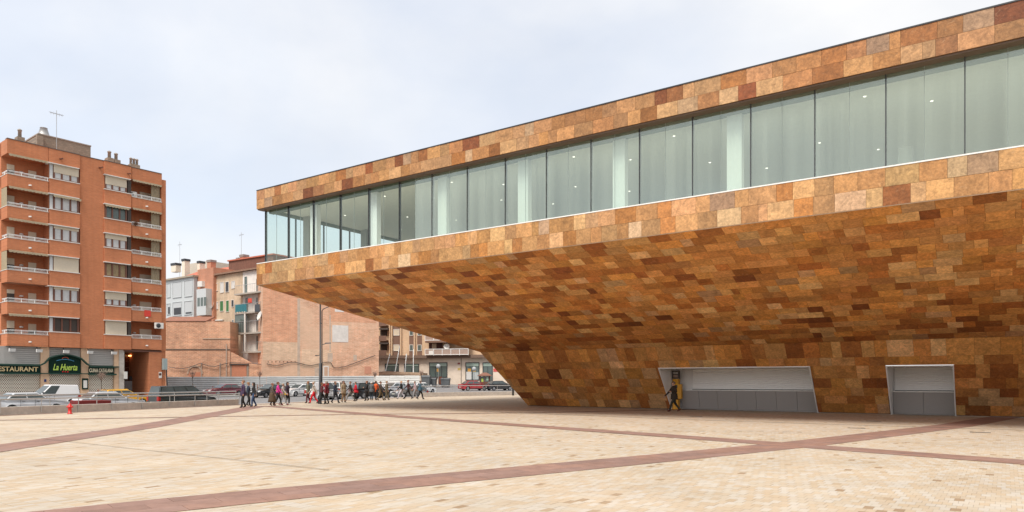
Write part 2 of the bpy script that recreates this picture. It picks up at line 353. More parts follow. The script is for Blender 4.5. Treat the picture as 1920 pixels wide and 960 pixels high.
for a, c in zip(ny, ny[1:]):
    strip(a, c, xl, lambda Y: -nxw(Y)+.3, 0, 0); strip(a, c, lambda Y: nxw(Y)-.3, XR, 0, 0)
    strip(a, c, lambda Y: -nxw(Y)+.3, lambda Y: nxw(Y)-.3, -.008, -.008, 1)
yy = [NY1, 30, 36.4, 45, 52, 53, 60, 68, 76, 80, 84, 88]
for a, c in zip(yy, yy[1:]): strip(a, c, xl, XR, zp(a), zp(c))
plaza = tag(b.build('plaza', [PAVE, M_SAND]), 'wide plaza paved with small cream pavers', None, None, 'structure')

# bands of red slabs laid into the plaza: centre lines on the ground, in metres
def gpx(x, y): D = F*EYE/(y-HY); return ((x-CX)/F*D, D)
def mid(a, c): p, q = gpx(*a), gpx(*c); return ((p[0]+q[0])/2, (p[1]+q[1])/2)
BANDS = [
    (1.25, .42, [(-11.2, 4.6), mid((333, 932), (333, 960)), mid((480, 919), (480, 943.5)), mid((1260, 849), (1260, 865.5)), mid((1500, 826), (1500, 841)), mid((1790, 791), (1790, 807)), (26.0, 36.6)]),
    (1.35, .45, [(-12.6, 9.0), mid((0, 833), (0, 849)), mid((260, 795), (260, 810)), mid((440, 767), (440, 773)), (-18.0, 50.2)]),
    (1.05, .35, [(-17.4, 50.2), mid((764, 781), (764, 784)), mid((1260, 815), (1260, 821)), mid((1920, 863), (1920, 871)), (16.5, 9.2)]),
    (.55, .55, [(-26.0, 31.0), gpx(0, 788), gpx(640, 777.5), gpx(1008, 774), gpx(1203, 769.8), (12.0, 44.6)]),
    (.55, .55, [(xl(y)+.45, y) for y in (20, 36.4, 45, 52.9)]),
    (.6, .6, [(xl(y)+1.2, y) for y in (53.2, 60, 68, 76, 84)]),
]
BN = ['near band of red slabs running from the lower left corner to the theatre wall', 'band of red slabs on the left running away to the group of walkers',
      'band of red slabs running from the walkers to the right edge of the plaza', 'thin strip of red slabs curving across the middle of the plaza',
      'strip of red slabs along the foot of the low concrete wall', 'strip of red slabs along the street kerb behind the walkers']
def rs_line(pts, step):
    out = []; pts = [Vector((p[0], p[1], 0)) for p in pts]
    for a, c in zip(pts, pts[1:]):
        k = max(1, int((c-a).length/step)); out += [a+(c-a)*i/k for i in range(k)]
    return out+[pts[-1]]
def pxsize(c, sx): return F*sx/max(1, c.y)
slabmasks = []
nslab = 0
for (wd, sw, pts), nm in zip(BANDS, BN):
    ctr = rs_line(pts, .75); nr = max(1, round(wd/sw)); b = MB(); slabs = []
    ns = []
    for i in range(len(ctr)):
        d = (ctr[min(i+1, len(ctr)-1)]-ctr[max(0, i-1)]).normalized(); ns.append(Vector((-d.y, d.x, 0)))
    slabmasks.append((np.array([(c.x, c.y) for c in ctr]), wd/2))
    for i in range(len(ctr)-1):
        vis = 8.6 < ctr[i].y < 23 and abs(ctr[i].x) < .74*ctr[i].y+.6
        for r in range(nr):
            t0, t1 = -wd/2+wd*r/nr, -wd/2+wd*(r+1)/nr
            sh = .5 if r % 2 else 0
            A0 = ctr[i].lerp(ctr[i+1], sh); 
            B0 = ctr[i+1].lerp(ctr[min(i+2, len(ctr)-1)], sh) if sh else ctr[i+1]
            k = R.uniform(.88, 1.1); h = R.uniform(-.012, .012); col = ((.255+h)*k, .148*k, (.112-h*.5)*k)
            q = []
            for (p, nn) in ((A0, ns[i]), (B0, ns[i+1])):
                q.append((p+nn*t0)); q.append(p+nn*t1)
            g = .004 if vis else 0.0
            cen = (q[0]+q[1]+q[2]+q[3])/4
            q4 = [v+(cen-v).normalized()*g for v in (q[0], q[2], q[3], q[1])]
            zt = .0065+.0012*len(slabmasks)
            top = [Vector((v.x, v.y, zp(v.y)+zt)) for v in q4]
            if vis: slabs.append((cen, top, col))
            else: b.add(top, [(0, 1, 2, 3)], 0, col)
    # bed under the slabs
    for i in range(len(ctr)-1):
        a, c = ctr[i], ctr[i+1]
        b.add([Vector((p.x, p.y, zp(p.y)+.002+.0006*len(slabmasks))) for p in (a+ns[i]*-wd/2, c+ns[i+1]*-wd/2, c+ns[i+1]*wd/2, a+ns[i]*wd/2)], [(0, 1, 2, 3)], 0, (.12, .07, .05))
    band = tag(b.build('paving_band', SLAB), nm, None, None, 'structure')
    slabs.sort(key=lambda t: t[0].length)
    for cen, top, col in slabs[:150]:
        m = MB(); m.prism([t-Vector((0, 0, .0055)) for t in top], (0, 0, .0055), 0, col); m.build('slab', SLAB, band)
    if slabs[150:]:
        m = MB()
        for cen, top, col in slabs[150:]: m.prism([t-Vector((0, 0, .0055)) for t in top], (0, 0, .0055), 0, col)
        m.build('slab_field', SLAB, band, kind='stuff')
# small pavers as real blocks in the near field
def near_pavers():
    cells = []
    r0, r1 = int(-12/PT), int(44/PT)
    for row in range(int(4/PT), int(36/PT)):
        wv = (row+.5)*PT; off = .5 if row % 2 else 0
        c0 = np.arange(int(-34/PS), int(12/PS)); ev = (c0+.5-off)*PS
        X = ev*E2.x+wv*W2.x; Y = ev*E2.y+wv*W2.y
        ok = (Y > NY0) & (Y < NY1) & (np.abs(X) < .76*Y+1.0)
        for e_, x_, y_ in zip(ev[ok], X[ok], Y[ok]): cells.append((e_, wv, x_, y_))
    A = np.array(cells)
    keep = np.ones(len(A), bool)
    for pl, hw in slabmasks:
        d = np.full(len(A), 1e9)
        for i in range(len(pl)-1):
            p, q = pl[i], pl[i+1]; v = q-p; t = np.clip(((A[:, 2:]-p) @ v)/(v @ v), 0, 1)
            d = np.minimum(d, np.hypot(*(A[:, 2:]-(p+t[:, None]*v)).T))
        keep &= d > hw-.14
    A = A[keep]; A = A[np.argsort(A[:, 3]*1.0+np.abs(A[:, 2])*.02)]
    # only those inside the frame count as largest
    fr = (A[:, 3] > F*EYE/(960-HY)) & (np.abs(A[:, 2]) < .715*A[:, 3]); first = np.where(fr)[0][:300]; rest = np.setdiff1d(np.arange(len(A)), first)
    def shape(sel):
        g = .0013; n = len(sel); q = A[sel]; rng = np.random.RandomState(3)
        z = -rng.rand(n)*.0025
        out = np.zeros((n, 8, 3))
        for k, (se, sw_) in enumerate(((-1, -1), (1, -1), (1, 1), (-1, 1))):
            for lv, (ins, dz) in enumerate(((0, None), (0, 0))):
                e_ = q[:, 0]+se*(PS/2-g); w_ = q[:, 1]+sw_*(PT/2-g)
                out[:, lv*4+k, 0] = e_*E2.x+w_*W2.x; out[:, lv*4+k, 1] = e_*E2.y+w_*W2.y; out[:, lv*4+k, 2] = -.012 if lv == 0 else z
        return out
    fs = [(4, 5, 6, 7), (0, 1, 5, 4), (1, 2, 6, 5), (2, 3, 7, 6), (3, 0, 4, 7)]
    for v in shape(first):
        b = MB(); b.add(v, fs); b.build('paver', PAVE, plaza)
    o = shape(rest); n = len(o)
    me = bpy.data.meshes.new('paver_field'); V = o.reshape(-1, 3)
    FA = (np.array(fs)[None]+8*np.arange(n)[:, None, None]).reshape(-1, 4)
    me.vertices.add(len(V)); me.vertices.foreach_set('co', V.ravel()); me.loops.add(FA.size); me.loops.foreach_set('vertex_index', FA.ravel().astype(np.int32))
    me.polygons.add(len(FA)); me.polygons.foreach_set('loop_start', np.arange(0, FA.size, 4, dtype=np.int32)); me.polygons.foreach_set('use_smooth', np.zeros(len(FA), bool)); me.update(); me.validate(); me.materials.append(PAVE)
    ob = bpy.data.objects.new('paver_field', me); COL.objects.link(ob); ob.parent = plaza; ob['kind'] = 'stuff'
near_pavers()
# slot drain and expansion joint
b = MB()
def ribbon(b, pts, wd, z, mi=0):
    pts = rs_line(pts, 2.0)
    for a, c in zip(pts, pts[1:]):
        d = (c-a).normalized(); nn = Vector((-d.y, d.x, 0))*wd/2
        b.add([Vector((p.x, p.y, zp(p.y)+z+.006)) for p in (a-nn, c-nn, c+nn, a+nn)], [(0, 1, 2, 3)], mi)
ribbon(b, [gpx(845, 769), gpx(1260, 786), gpx(1500, 794), gpx(1920, 807), (22, 22.6)], .11, .009)
tag(b.build('drain_channel', mat('drain_grate', (.10, .085, .07), .7)), 'narrow slot drain across the plaza in front of the theatre wall', None, None, 'structure')
b = MB(); ribbon(b, [gpx(77, 823), gpx(617, 882)], .025, .009)
tag(b.build('expansion_joint', mat('joint_dark', (.11, .08, .06), .9)), 'thin dark joint running diagonally over the left of the plaza', None, None, 'structure')

# ------------------------------------------------------------------ theatre
TH = Vector((0, 0, 0))
def T(s, d, z): return E2*s+W2*d+Vector((0, 0, z))
def s_at(x, d): a = (x-CX)/F; D = d/(a*.5715+.8207); return D*(a*.8207-.5715)
D0 = 28.0; SA = s_at(481, D0); SR = 16.0
ZR1, ZR0, ZF1, ZF0 = 13.97, 12.79, 9.27, 7.93      # roof band top/bottom, floor band top/bottom
DC, ZC, DB = 39.0, 3.77, 42.07                      # crease and foot of the leaning wall
SE = SA+9.65; SGB = s_at(991, DB)
theatre = thing('theatre', 'modern theatre clad in rust coloured stone tiles with glazed cantilevered upper floor', 'theatre', T(-10, DB, 0))
def sbox(b, s0, s1, d0, d1, z0, z1, mi=0, col=None):
    b.hexa([T(s0, d0, z0), T(s1, d0, z0), T(s1, d1, z0), T(s0, d1, z0), T(s0, d0, z1), T(s1, d0, z1), T(s1, d1, z1), T(s0, d1, z1)], mi, col)
DEEP = 64.0
BK = (.16, .075, .03)
# backing solids
b = MB(); sbox(b, SA+.04, SR, D0+.045, D0+.7, ZR0, ZR1-.05, 0, BK); sbox(b, SA+.04, SA+.7, D0+.7, DEEP, ZR0, ZR1-.05, 0, BK); sbox(b, SA+.7, SR, D0+.7, DEEP, ZR0+.3, ZR1-.25, 0, (.3, .29, .28))
roof_band = b.build('roof_band', STONE, theatre)
b = MB(); sbox(b, SA+.04, SR, D0+.045, D0+.7, ZF0+.03, ZF1-.01, 0, BK); sbox(b, SA+.04, SA+.7, D0+.7, DEEP, ZF0+.03, ZF1-.01, 0, BK)
floor_band = b.build('floor_band', STONE, theatre)
def soff(s, d): return T(s, d, ZF0-(d-D0)*(ZF0-ZC)/(DC-D0))
nS = Vector(W2*-(ZF0-ZC)+Vector((0, 0, -(DC-D0)))).normalized()    # outward (downward) normal of the soffit
b = MB()
up = -nS*.045
b.add([soff(SA+.04, D0+.04)+up, soff(SE, DC)+up, soff(SR, DC)+up, soff(SR, D0+.04)+up], [(0, 1, 2, 3)], 0, BK)
b.add([T(SA+.04, D0+.04, ZF0+.04), T(SE, DC, ZC+.04), T(SE, DEEP, ZC+.04), T(SA+.04, DEEP, ZF0+.04)], [(3, 2, 1, 0)], 0, (.5, .28, .11))
soffit = b.build('soffit', STONE, theatre)
def wallp(s, z, off=0): return T(s, DB-(DB-DC)*z/ZC, z)+nW*off
nW = Vector(W2*-ZC+Vector((0, 0, -(DB-DC)))).normalized()
OPEN = [(-17.15, -8.55, 2.55), (-4.97, -2.05, 2.53)]
b = MB()
def wq(s0, s1, z0, z1, o=-.045): b.add([wallp(s0, z0, o), wallp(s1, z0, o), wallp(s1, z1, o), wallp(s0, z1, o)], [(0, 1, 2, 3)], 0, BK)
b.add([wallp(SGB, .0, -.045), wallp(OPEN[0][0], 0, -.045), wallp(OPEN[0][0], ZC, -.045), wallp(SE, ZC, -.045)], [(0, 1, 2, 3)], 0, BK)
wq(OPEN[0][0], OPEN[0][1], OPEN[0][2], ZC); wq(OPEN[0][1], OPEN[1][0], 0, ZC); wq(OPEN[1][0], OPEN[1][1], OPEN[1][2], ZC); wq(OPEN[1][1], SR, 0, ZC)
b.add([T(SE, DC, ZC), T(SGB, DB, 0), T(SGB, DEEP, 0), T(SE, DEEP, ZC)], [(0, 1, 2, 3)], 0, (.5, .28, .11))
base_wall = b.build('base_wall', STONE, theatre)
# --- tiles
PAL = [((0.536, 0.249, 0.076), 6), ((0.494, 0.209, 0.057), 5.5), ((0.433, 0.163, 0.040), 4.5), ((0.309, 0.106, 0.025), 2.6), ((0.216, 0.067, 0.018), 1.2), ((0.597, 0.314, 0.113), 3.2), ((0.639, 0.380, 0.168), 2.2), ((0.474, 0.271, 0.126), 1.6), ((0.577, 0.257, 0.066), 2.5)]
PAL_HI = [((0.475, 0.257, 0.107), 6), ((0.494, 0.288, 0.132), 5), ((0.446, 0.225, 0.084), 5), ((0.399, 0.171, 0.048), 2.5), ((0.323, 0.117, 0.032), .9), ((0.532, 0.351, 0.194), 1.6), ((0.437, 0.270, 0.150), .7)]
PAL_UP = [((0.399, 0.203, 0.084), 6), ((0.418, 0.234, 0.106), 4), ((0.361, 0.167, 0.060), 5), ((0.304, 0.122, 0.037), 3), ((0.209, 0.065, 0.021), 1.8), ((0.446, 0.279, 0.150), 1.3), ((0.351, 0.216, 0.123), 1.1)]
def pick(pal):
    t = R.random()*sum(w for _, w in pal)
    for c, w in pal:
        t -= w
        if t <= 0: break
    k = R.uniform(.74, 1.26); return (c[0]*k, c[1]*k*R.uniform(.96, 1.04), c[2]*k*R.uniform(.92, 1.08))
TILES = []
def clip(poly, a, c, k):      # keep a*x+c*y<=k
    out = []
    for i in range(len(poly)):
        p, q = poly[i], poly[(i+1) % len(poly)]; fp, fq = a*p[0]+c*p[1]-k, a*q[0]+c*q[1]-k
        if fp <= 0: out.append(p)
        if fp*fq < 0: t = fp/(fp-fq); out.append((p[0]+(q[0]-p[0])*t, p[1]+(q[1]-p[1])*t))
    return out
def proj(p): return (CX+F*p.x/p.y, HY-F*(p.z-EYE)/p.y)
def parea(ps):
    q = [proj(p) for p in ps]; q = [(min(1930, max(-10, a)), min(970, max(-10, c))) for a, c in q]
    return abs(sum(q[i][0]*q[(i+1) % len(q)][1]-q[(i+1) % len(q)][0]*q[i][1] for i in range(len(q))))/2
def tile_rows(parent, s0, s1, rows, fn, nrm, pal, wmin, wmax, halfplanes=(), holes=(), th=.03):
    g = .004
    for (v0, v1) in rows:
        s = s0-R.uniform(0, wmax)
        while s < s1:
            wdt = R.uniform(wmin, wmax)
            if R.random() < .12: wdt *= .62
            pieces = [(max(s, s0), min(s+wdt, s1))]
            s += wdt
            for (h0, h1, hv) in holes:
                if v0 < hv-1e-6:
                    np_ = []
                    for (a, c) in pieces:
                        if c <= h0 or a >= h1: np_.append((a, c))
                        else:
                            if a < h0: np_.append((a, h0))
                            if c > h1: np_.append((h1, c))
                    pieces = np_
            for (a, c) in pieces:
                if c-a < .04: continue
                poly = [(a+g, v0+g), (c-g, v0+g), (c-g, v1-g), (a+g, v1-g)]
                for hp in halfplanes: poly = clip(poly, *hp) if poly else poly
                if len(poly) < 3: continue
                dz = R.uniform(-.004, .006)
                top = [fn(*q)+nrm*dz for q in poly]
                TILES.append((parea(top), parent, top, nrm*-(th+dz), pick(pal)))
fr_n = -W2
# bands
hr = (ZR1-ZR0)/2
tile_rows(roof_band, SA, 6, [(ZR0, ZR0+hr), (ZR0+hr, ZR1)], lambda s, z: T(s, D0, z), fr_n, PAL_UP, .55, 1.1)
hf = (ZF1-ZF0)/2
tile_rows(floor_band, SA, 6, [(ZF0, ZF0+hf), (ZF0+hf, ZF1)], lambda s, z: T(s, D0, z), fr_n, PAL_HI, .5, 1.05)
# end faces of the two bands
for par, za, zb, pal in ((roof_band, ZR0, ZR1, PAL_UP), (floor_band, ZF0, ZF1, PAL_HI)):
    tile_rows(par, D0+.01, D0+8, [(za, (za+zb)/2), ((za+zb)/2, zb)], lambda s, z: T(SA, s, z), -E2, pal, .7, 1.3)
NR = 20; dr = (DC-D0-.03)/NR
m_ = (SE-SA)/(DC-D0)
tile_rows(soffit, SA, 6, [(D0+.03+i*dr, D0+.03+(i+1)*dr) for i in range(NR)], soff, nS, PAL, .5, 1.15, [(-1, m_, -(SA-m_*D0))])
zr = [.05]
for h in (.50, .42, .42, .50, .50, .56, .78): zr.append(zr[-1]+h*(ZC-.06)/3.68)
zr[-1] = ZC-.01
# rows meet the head of the openings
k = min(range(len(zr)), key=lambda i: abs(zr[i]-2.55)); zr[k] = 2.55
mw = (SGB-SE)/ZC
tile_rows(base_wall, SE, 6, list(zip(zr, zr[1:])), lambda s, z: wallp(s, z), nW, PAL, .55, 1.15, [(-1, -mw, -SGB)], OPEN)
TILES.sort(key=lambda t: -t[0])
rest = {}
for i, (ar, par, top, dv, col) in enumerate(TILES):
    if i < 300:
        b = MB(); b.prism([p+dv for p in top], -dv, 0, col); b.build('stone_tile', STONE, par)
    else:
        rest.setdefault(par.name, (par, MB()))[1].prism([p+dv for p in top], -dv, 0, col)
for par, b in rest.values(): b.build('tile_cladding', STONE, par, kind='stuff')
# --- trims
b = MB(); sbox(b, SA, SR, D0-.02, D0+.5, ZR1+.001, ZR1+.05); sbox(b, SA, SA+.5, D0+.5, DEEP, ZR1+.001, ZR1+.05); b.build('roof_coping', M_DARK, theatre)
b = MB(); sbox(b, SA+.02, SR, D0-.015, D0+.42, ZF1+.002, ZF1+.05); sbox(b, SA+.02, SA+.4, D0+.42, DEEP, ZF1+.002, ZF1+.05); b.build('window_sill', M_WHITE, theatre)
b = MB(); sbox(b, SA+.06, SR, D0+.06, D0+.5, ZR0-.06, ZR0-.002); b.build('window_head', mat('bronze_metal', (.14, .09, .06), .5), theatre)
b = MB(); sbox(b, SA+.02, SR, D0-.012, D0+.02, ZF0-.035, ZF0-.004); b.build('drip_edge', mat('drip_tan', (.30, .19, .11), .5), theatre)
# --- glazing
DG = D0+.46; SG = s_at(497, DG)
MP = 2.385; M0 = -1.14
mul = []
s = M0+MP*7
while s > SG+.3: mul.append(s); s -= MP
mul.append(SG+.03)
ZG0, ZG1 = ZF1+.05, ZR0-.06
gl_edges = sorted(mul)
gedges = []
for a, c in zip(gl_edges, gl_edges[1:]): gedges += [(a, (a+c)/2), ((a+c)/2, c)] if c-a > 1.6 else [(a, c)]
for a, c in gedges:
    b = MB(); b.add([T(a+.008, DG, ZG0), T(c-.008, DG, ZG0), T(c-.008, DG, ZG1), T(a+.008, DG, ZG1)], [(0, 1, 2, 3)]); b.build('glass_pane', GLASS if a > SG+13 else CLEAR, theatre)
for s in mul:
    b = MB(); sbox(b, s-.017, s+.017, DG-.03, DG+.14, ZG0, ZG1); b.build('mullion', M_DARK, theatre)
for a, c in gedges:
    if min(abs(c-q) for q in mul) > .2:
        b = MB(); sbox(b, c-.006, c+.006, DG-.004, DG+.02, ZG0, ZG1); b.build('glass_joint', mat('silicone', (.25, .30, .28), .5), theatre)
dd = DG
while dd < DEEP-3:
    b = MB(); b.add([T(SG, dd+.01, ZG0), T(SG, dd+2.37, ZG0), T(SG, dd+2.37, ZG1), T(SG, dd+.01, ZG1)], [(3, 2, 1, 0)]); b.build('glass_pane', CLEAR, theatre)
    dd += 2.385
    b = MB(); sbox(b, SG-.03, SG+.1, dd-.022, dd+.022, ZG0, ZG1); b.build('mullion', M_DARK, theatre)
# --- room behind the glass
M_CEIL = mat('ceiling_paint', (.86, .85, .78), .8, .04)
b = MB(); sbox(b, SG+.2, SR, DG+.5, DEEP-.5, ZR0-.02, ZR0+.25); ceil = b.build('ceiling', M_CEIL, theatre)
b = MB(); sbox(b, SG+.2, SR, DG+.16, DG+.5, ZR0-.22, ZR0+.2); sbox(b, SG+.12, SG+.5, DG+.5, DEEP-.5, ZR0-.16, ZR0+.2); b.build('bulkhead', mat('bulkhead_green', (.13, .17, .12), .7), theatre)
b = MB(); sbox(b, SG+.1, SR, DG+.05, DEEP-.5, ZF1-.35, ZF1-.05); b.build('room_floor', mat('room_floor', (.74, .70, .60), .4), theatre)
b = MB(); b.add([T(SG+.2, DEEP-.4, ZG0), T(SR, DEEP-.4, ZG0), T(SR, DEEP-.4, ZG1), T(SG+.2, DEEP-.4, ZG1)], [(0, 1, 2, 3)]); b.build('rear_glazing', CLEAR, theatre)  # unseen rear side, left glazed to let more daylight onto the ceiling
cs = -9.05
while cs > SG+1.2 or cs > -40:
    if cs < SG+.6: break
    b = MB(); sbox(b, cs-.3, cs+.3, D0+.78, D0+1.1, ZF1-.05, ZR0-.022); b.build('column', mat('column_white', (.82, .84, .82), .6, .03), theatre); cs -= 5.17
for q in (-3.88, 1.3, 6.5):
    b = MB(); sbox(b, q-.3, q+.3, D0+9.9, D0+10.5, ZF1-.05, ZR0-.022); b.build('column', mat('column_white', (.8, .8, .78), .6), theatre)
cd = D0+3.0
while cd < 52:
    b = MB(); sbox(b, SG+.6, SG+1.2, cd, cd+.6, ZF1-.05, ZR0-.022); b.build('column', mat('column_grey', (.36, .36, .33), .7, .06), theatre); cd += 5.17
M_LAMP = mat('downlight', (1, .94, .82), .5, 0, emit=.75)
i = 0
for sI in np.arange(-36, 8, 2.585):
    for dI in (D0+2.3, D0+4.3, D0+7.0, D0+9.6):
        i += 1
        if (i*7) % 5 < 3: continue
        b = MB(); c = T(sI+.5*(i % 2), dI, ZR0-.024); b.lathe([(0, 0), (.045, 0), (.055, -.012), (.055, .004)], c, 10); b.build('downlight', M_LAMP, ceil)
# furniture glimpsed through the corner glass
b = MB(); c = T(SG+9.5, D0+9, ZF1-.05); b.lathe([(0, 0), (.9, 0), (1.0, .3), (1.0, 1.0), (.9, 1.08), (0, 1.1)], c, 20)
o = b.build('reception_desk', mat('desk_cream', (.62, .56, .45), .5)); tag(o, 'round cream desk standing inside the glazed corner of the theatre', 'desk')
# --- counters in the leaning wall
M_FRAME = mat('grey_alu', (.80, .78, .76), .45, .05, 5, 0); M_SHUT = mat('shutter_cream', (.93, .91, .88), .45, .03); M_PANEL = mat('grey_panel', (.36, .335, .315), .6, .06, 30)
DK = 42.6
for (s0, s1, zt) in OPEN:
    dt = DB-(DB-DC)*zt/ZC
    b = MB()
    b.prism([T(s0-.0, DB-.04, 0.0), T(s0, dt-.04, zt), T(s0, DK+.3, zt), T(s0, DK+.3, 0.0)], E2*.05)
    b.prism([T(s1, DB-.04, 0.0), T(s1, dt-.04, zt), T(s1, DK+.3, zt), T(s1, DK+.3, 0.0)], E2*-.05)
    b.prism([T(s0+.05, dt-.03, zt-.004), T(s0+.05, DK+.3, zt-.004), T(s0+.05, DK+.3, zt-.05), T(s0+.05, dt-.03+.04, zt-.05)], E2*(s1-s0-.1))
    b.build('counter_frame', M_FRAME, theatre)
    b = MB(); sbox(b, s0+.05, s1-.05, DK+.12, DK+.3, 0, zt-.05); back = b.build('counter_back', M_FRAME, theatre)
    sx = s0+(1.15 if s1-s0 > 5 else .12)
    b = MB(); sbox(b, sx, s1-.06, DK+.06, DK+.118, 1.27, zt-.06); sh = b.build('roller_shutter', M_SHUT, theatre)
    z = 1.28
    while z < zt-.15:
        b = MB(); b.prism([T(sx+.02, DK+.058, z), T(sx+.02, DK+.0, z+.012), T(sx+.02, DK+.035, z+.098), T(sx+.02, DK+.058, z+.106)], E2*(s1-sx-.1)); b.build('slat', M_SHUT, sh); z += .112
    b = MB(); sbox(b, sx-.3, s1-.055, DK-.3, DK+.05, 1.19, 1.235); b.build('counter_top', mat('counter_white', (.85, .82, .77), .35), theatre)
    b = MB(); sbox(b, sx, s1-.06, DK-.02, DK+.055, 1.237, 1.268); b.build('shutter_gap', M_DARK, theatre)
    npan = 7 if s1-s0 > 5 else 2; a0 = s0+(.5 if npan > 2 else .06)
    for i in range(npan):
        a, c = a0+(s1-.06-a0)*i/npan, a0+(s1-.06-a0)*(i+1)/npan
        b = MB(); b.hexa([T(a+.008, DK-.02, .03), T(c-.008, DK-.02, .03), T(c-.008, DK+.11, .03), T(a+.008, DK+.11, .03), T(a+.008, DK-.3, 1.185), T(c-.008, DK-.3, 1.185), T(c-.008, DK-.16, 1.185), T(a+.008, DK-.16, 1.185)]); b.build('counter_panel', M_PANEL, theatre)
# yellow machine by the first counter
c = T(-16.86, 42.12, 0)
t = thing('ticket_machine', 'tall yellow machine with dark display head inside the left counter recess', 'ticket machine', c)
M_YEL = mat('yellow_paint', (.72, .34, .015), .4, .05)
ang = math.atan2(E2.y, E2.x); t.rotation_euler = (0, 0, ang)
b = MB(); b.box((0, 0, .95), (.36, .3, 1.9)); b.box((0, 0, .03), (.5, .36, .06)); b.build('cabinet', M_YEL, t, True, bevel=.015)
b = MB(); b.box((.27, -.02, 1.12), (.2, .26, .9)); b.build('side_wing', M_YEL, t, True, bevel=.01)
b = MB(); b.box((-.01, 0, 2.16), (.42, .28, .5)); b.build('display_head', mat('display_dark', (.05, .04, .035), .4), t, True)
for k, z in enumerate((2.31, 2.24)):
    b = MB(); b.box((.02, -.148, z), (.3, .012, .03)); b.build('light_strip', M_WHITE, t, True)
b = MB(); b.box((.02, -.147, 2.07), (.3, .012, .16)); b.build('display_panel', mat('display_brown', (.32, .22, .17), .3), t, True)
b = MB(); b.box((0, -.157, 1.42), (.26, .014, .2)); b.build('screen', M_DARK, t, True)

for i, (x, y) in enumerate(((1638, 790), (1606, 803), (1838, 811), (1305, 781))):
    c = gpx(x, y); b = MB(); q = [Vector((c[0], c[1], .011))+E2*a+W2*d for a, d in ((-.3, -.09), (.3, -.09), (.3, .09), (-.3, .09))]; b.prism([v-Vector((0, 0, .01)) for v in q], (0, 0, .01))
    tag(b.build('drain_cover', mat('drain_grate', (.10, .085, .07), .7)), ('small dark drain cover just beyond the slot drain below the right counters', 'small dark drain cover nearer the camera than the slot drain', 'small dark drain cover between the two red bands on the far right', 'small dark drain cover in front of the man by the counter')[i], 'drain cover', 'drain covers in the plaza')
# ------------------------------------------------------------------ façade frame for the other buildings
class Fac:
    def __init__(s, xa, Da, xb, Db):
        s.A = Vector(((xa-CX)/F*Da, Da, 0)); s.B = Vector(((xb-CX)/F*Db, Db, 0)); s.t = (s.B-s.A).normalized(); s.L = (s.B-s.A).length
        s.n = Vector((s.t.y, -s.t.x, 0))
        if s.n.dot(-s.A) < 0: s.n = -s.n
    def s(s_, x, o=0):
        a = (x-CX)/F; A = s_.A+s_.n*o; return (a*A.y-A.x)/(s_.t.x-a*s_.t.y)
    def D(s_, x, o=0): return s_.A.y+s_.n.y*o+s_.s(x, o)*s_.t.y
    def z(s_, x, y, o=0): return EYE+(HY-y)/F*s_.D(x, o)
    def p(s_, s, o, z): return s_.A+s_.t*s+s_.n*o+Vector((0, 0, z))
    def box(s_, b, s0, s1, z0, z1, o0, o1, mi=0, col=None):
        return b.hexa([s_.p(s0, o1, z0), s_.p(s1, o1, z0), s_.p(s1, o0, z0), s_.p(s0, o0, z0), s_.p(s0, o1, z1), s_.p(s1, o1, z1), s_.p(s1, o0, z1), s_.p(s0, o0, z1)], mi, col)
    def pbox(s_, b, x0, x1, z0, z1, o0, o1, mi=0): return s_.box(b, s_.s(x0, o1), s_.s(x1, o1), z0, z1, o0, o1, mi)
    def one(s_, name, m, par, x0, x1, z0, z1, o0, o1, **k):
        b = MB(); s_.pbox(b, x0, x1, z0, z1, o0, o1); return b.build(name, m, par, **k)
    def ones(s_, name, m, par, s0, s1, z0, z1, o0, o1, **k):
        b = MB(); s_.box(b, s0, s1, z0, z1, o0, o1); return b.build(name, m, par, **k)
M_CREAM = mat('shutter_beige', (.62, .53, .40), .6, .05); M_CURT = mat('net_curtain', (.58, .58, .57), .8, .12, 3)
M_TRIM = mat('white_trim', (.70, .67, .62), .6, .06); M_FRM = mat('brown_frame', (.16, .06, .035), .5)
M_AWN = mat('awning_cloth', (.36, .29, .19), .9, .15, 5); M_DOOR = mat('dark_interior', (.06, .045, .035), .7)
M_GREYP = mat('grey_cladding', (.44, .42, .39), .5, .05); M_TAN = mat('tan_stone', (.70, .47, .30), .8, .1, 3)
M_GREEN = mat('sign_green', (.006, .026, .018), .75, .1, 6, 0, 0, 0, 0, .15); M_GOLD = mat('letter_gold', (.80, .62, .32), .5); M_LIME = mat('letter_lime', (.45, .62, .10), .5)
M_RED = mat('signal_red', (.55, .02, .015), .4, .06); M_BLUE = mat('arc_blue', (.08, .30, .48), .5)
def window(fc, par, x0, x1, z0, z1, o, shut, lights=3, glassm=None):
    """a brown framed window with panes as sub-parts and a roller shutter let down by a fraction"""
    s0, s1 = fc.s(x0, o), fc.s(x1, o)
    b = MB(); fw = .07
    fc.box(b, s0, s1, z0, z0+fw, o-.12, o); fc.box(b, s0, s1, z1-fw, z1, o-.12, o)
    for i in range(lights+1):
        c = s0+(s1-s0)*i/lights; c = min(max(c, s0+.07), s1-.07); fc.box(b, c-.07, c+.07, z0+fw, z1-fw, o-.12, o-.001)
    w = b.build('window', M_FRM, par)
    for i in range(lights):
        a, c = s0+(s1-s0)*i/lights+.08, s0+(s1-s0)*(i+1)/lights-.08
        if i == 0: a = s0+.145
        if i == lights-1: c = s1-.145
        if shut < .95: fc.ones('pane', glassm or M_CURT, w, a, c, z0+fw, z1-fw, o-.1, o-.07)
    if shut > 0: fc.ones('roller_shutter', M_CREAM, w, s0+.03, s1-.03, z1-(z1-z0)*shut, z1-.005, o-.06, o+.012)
    return w
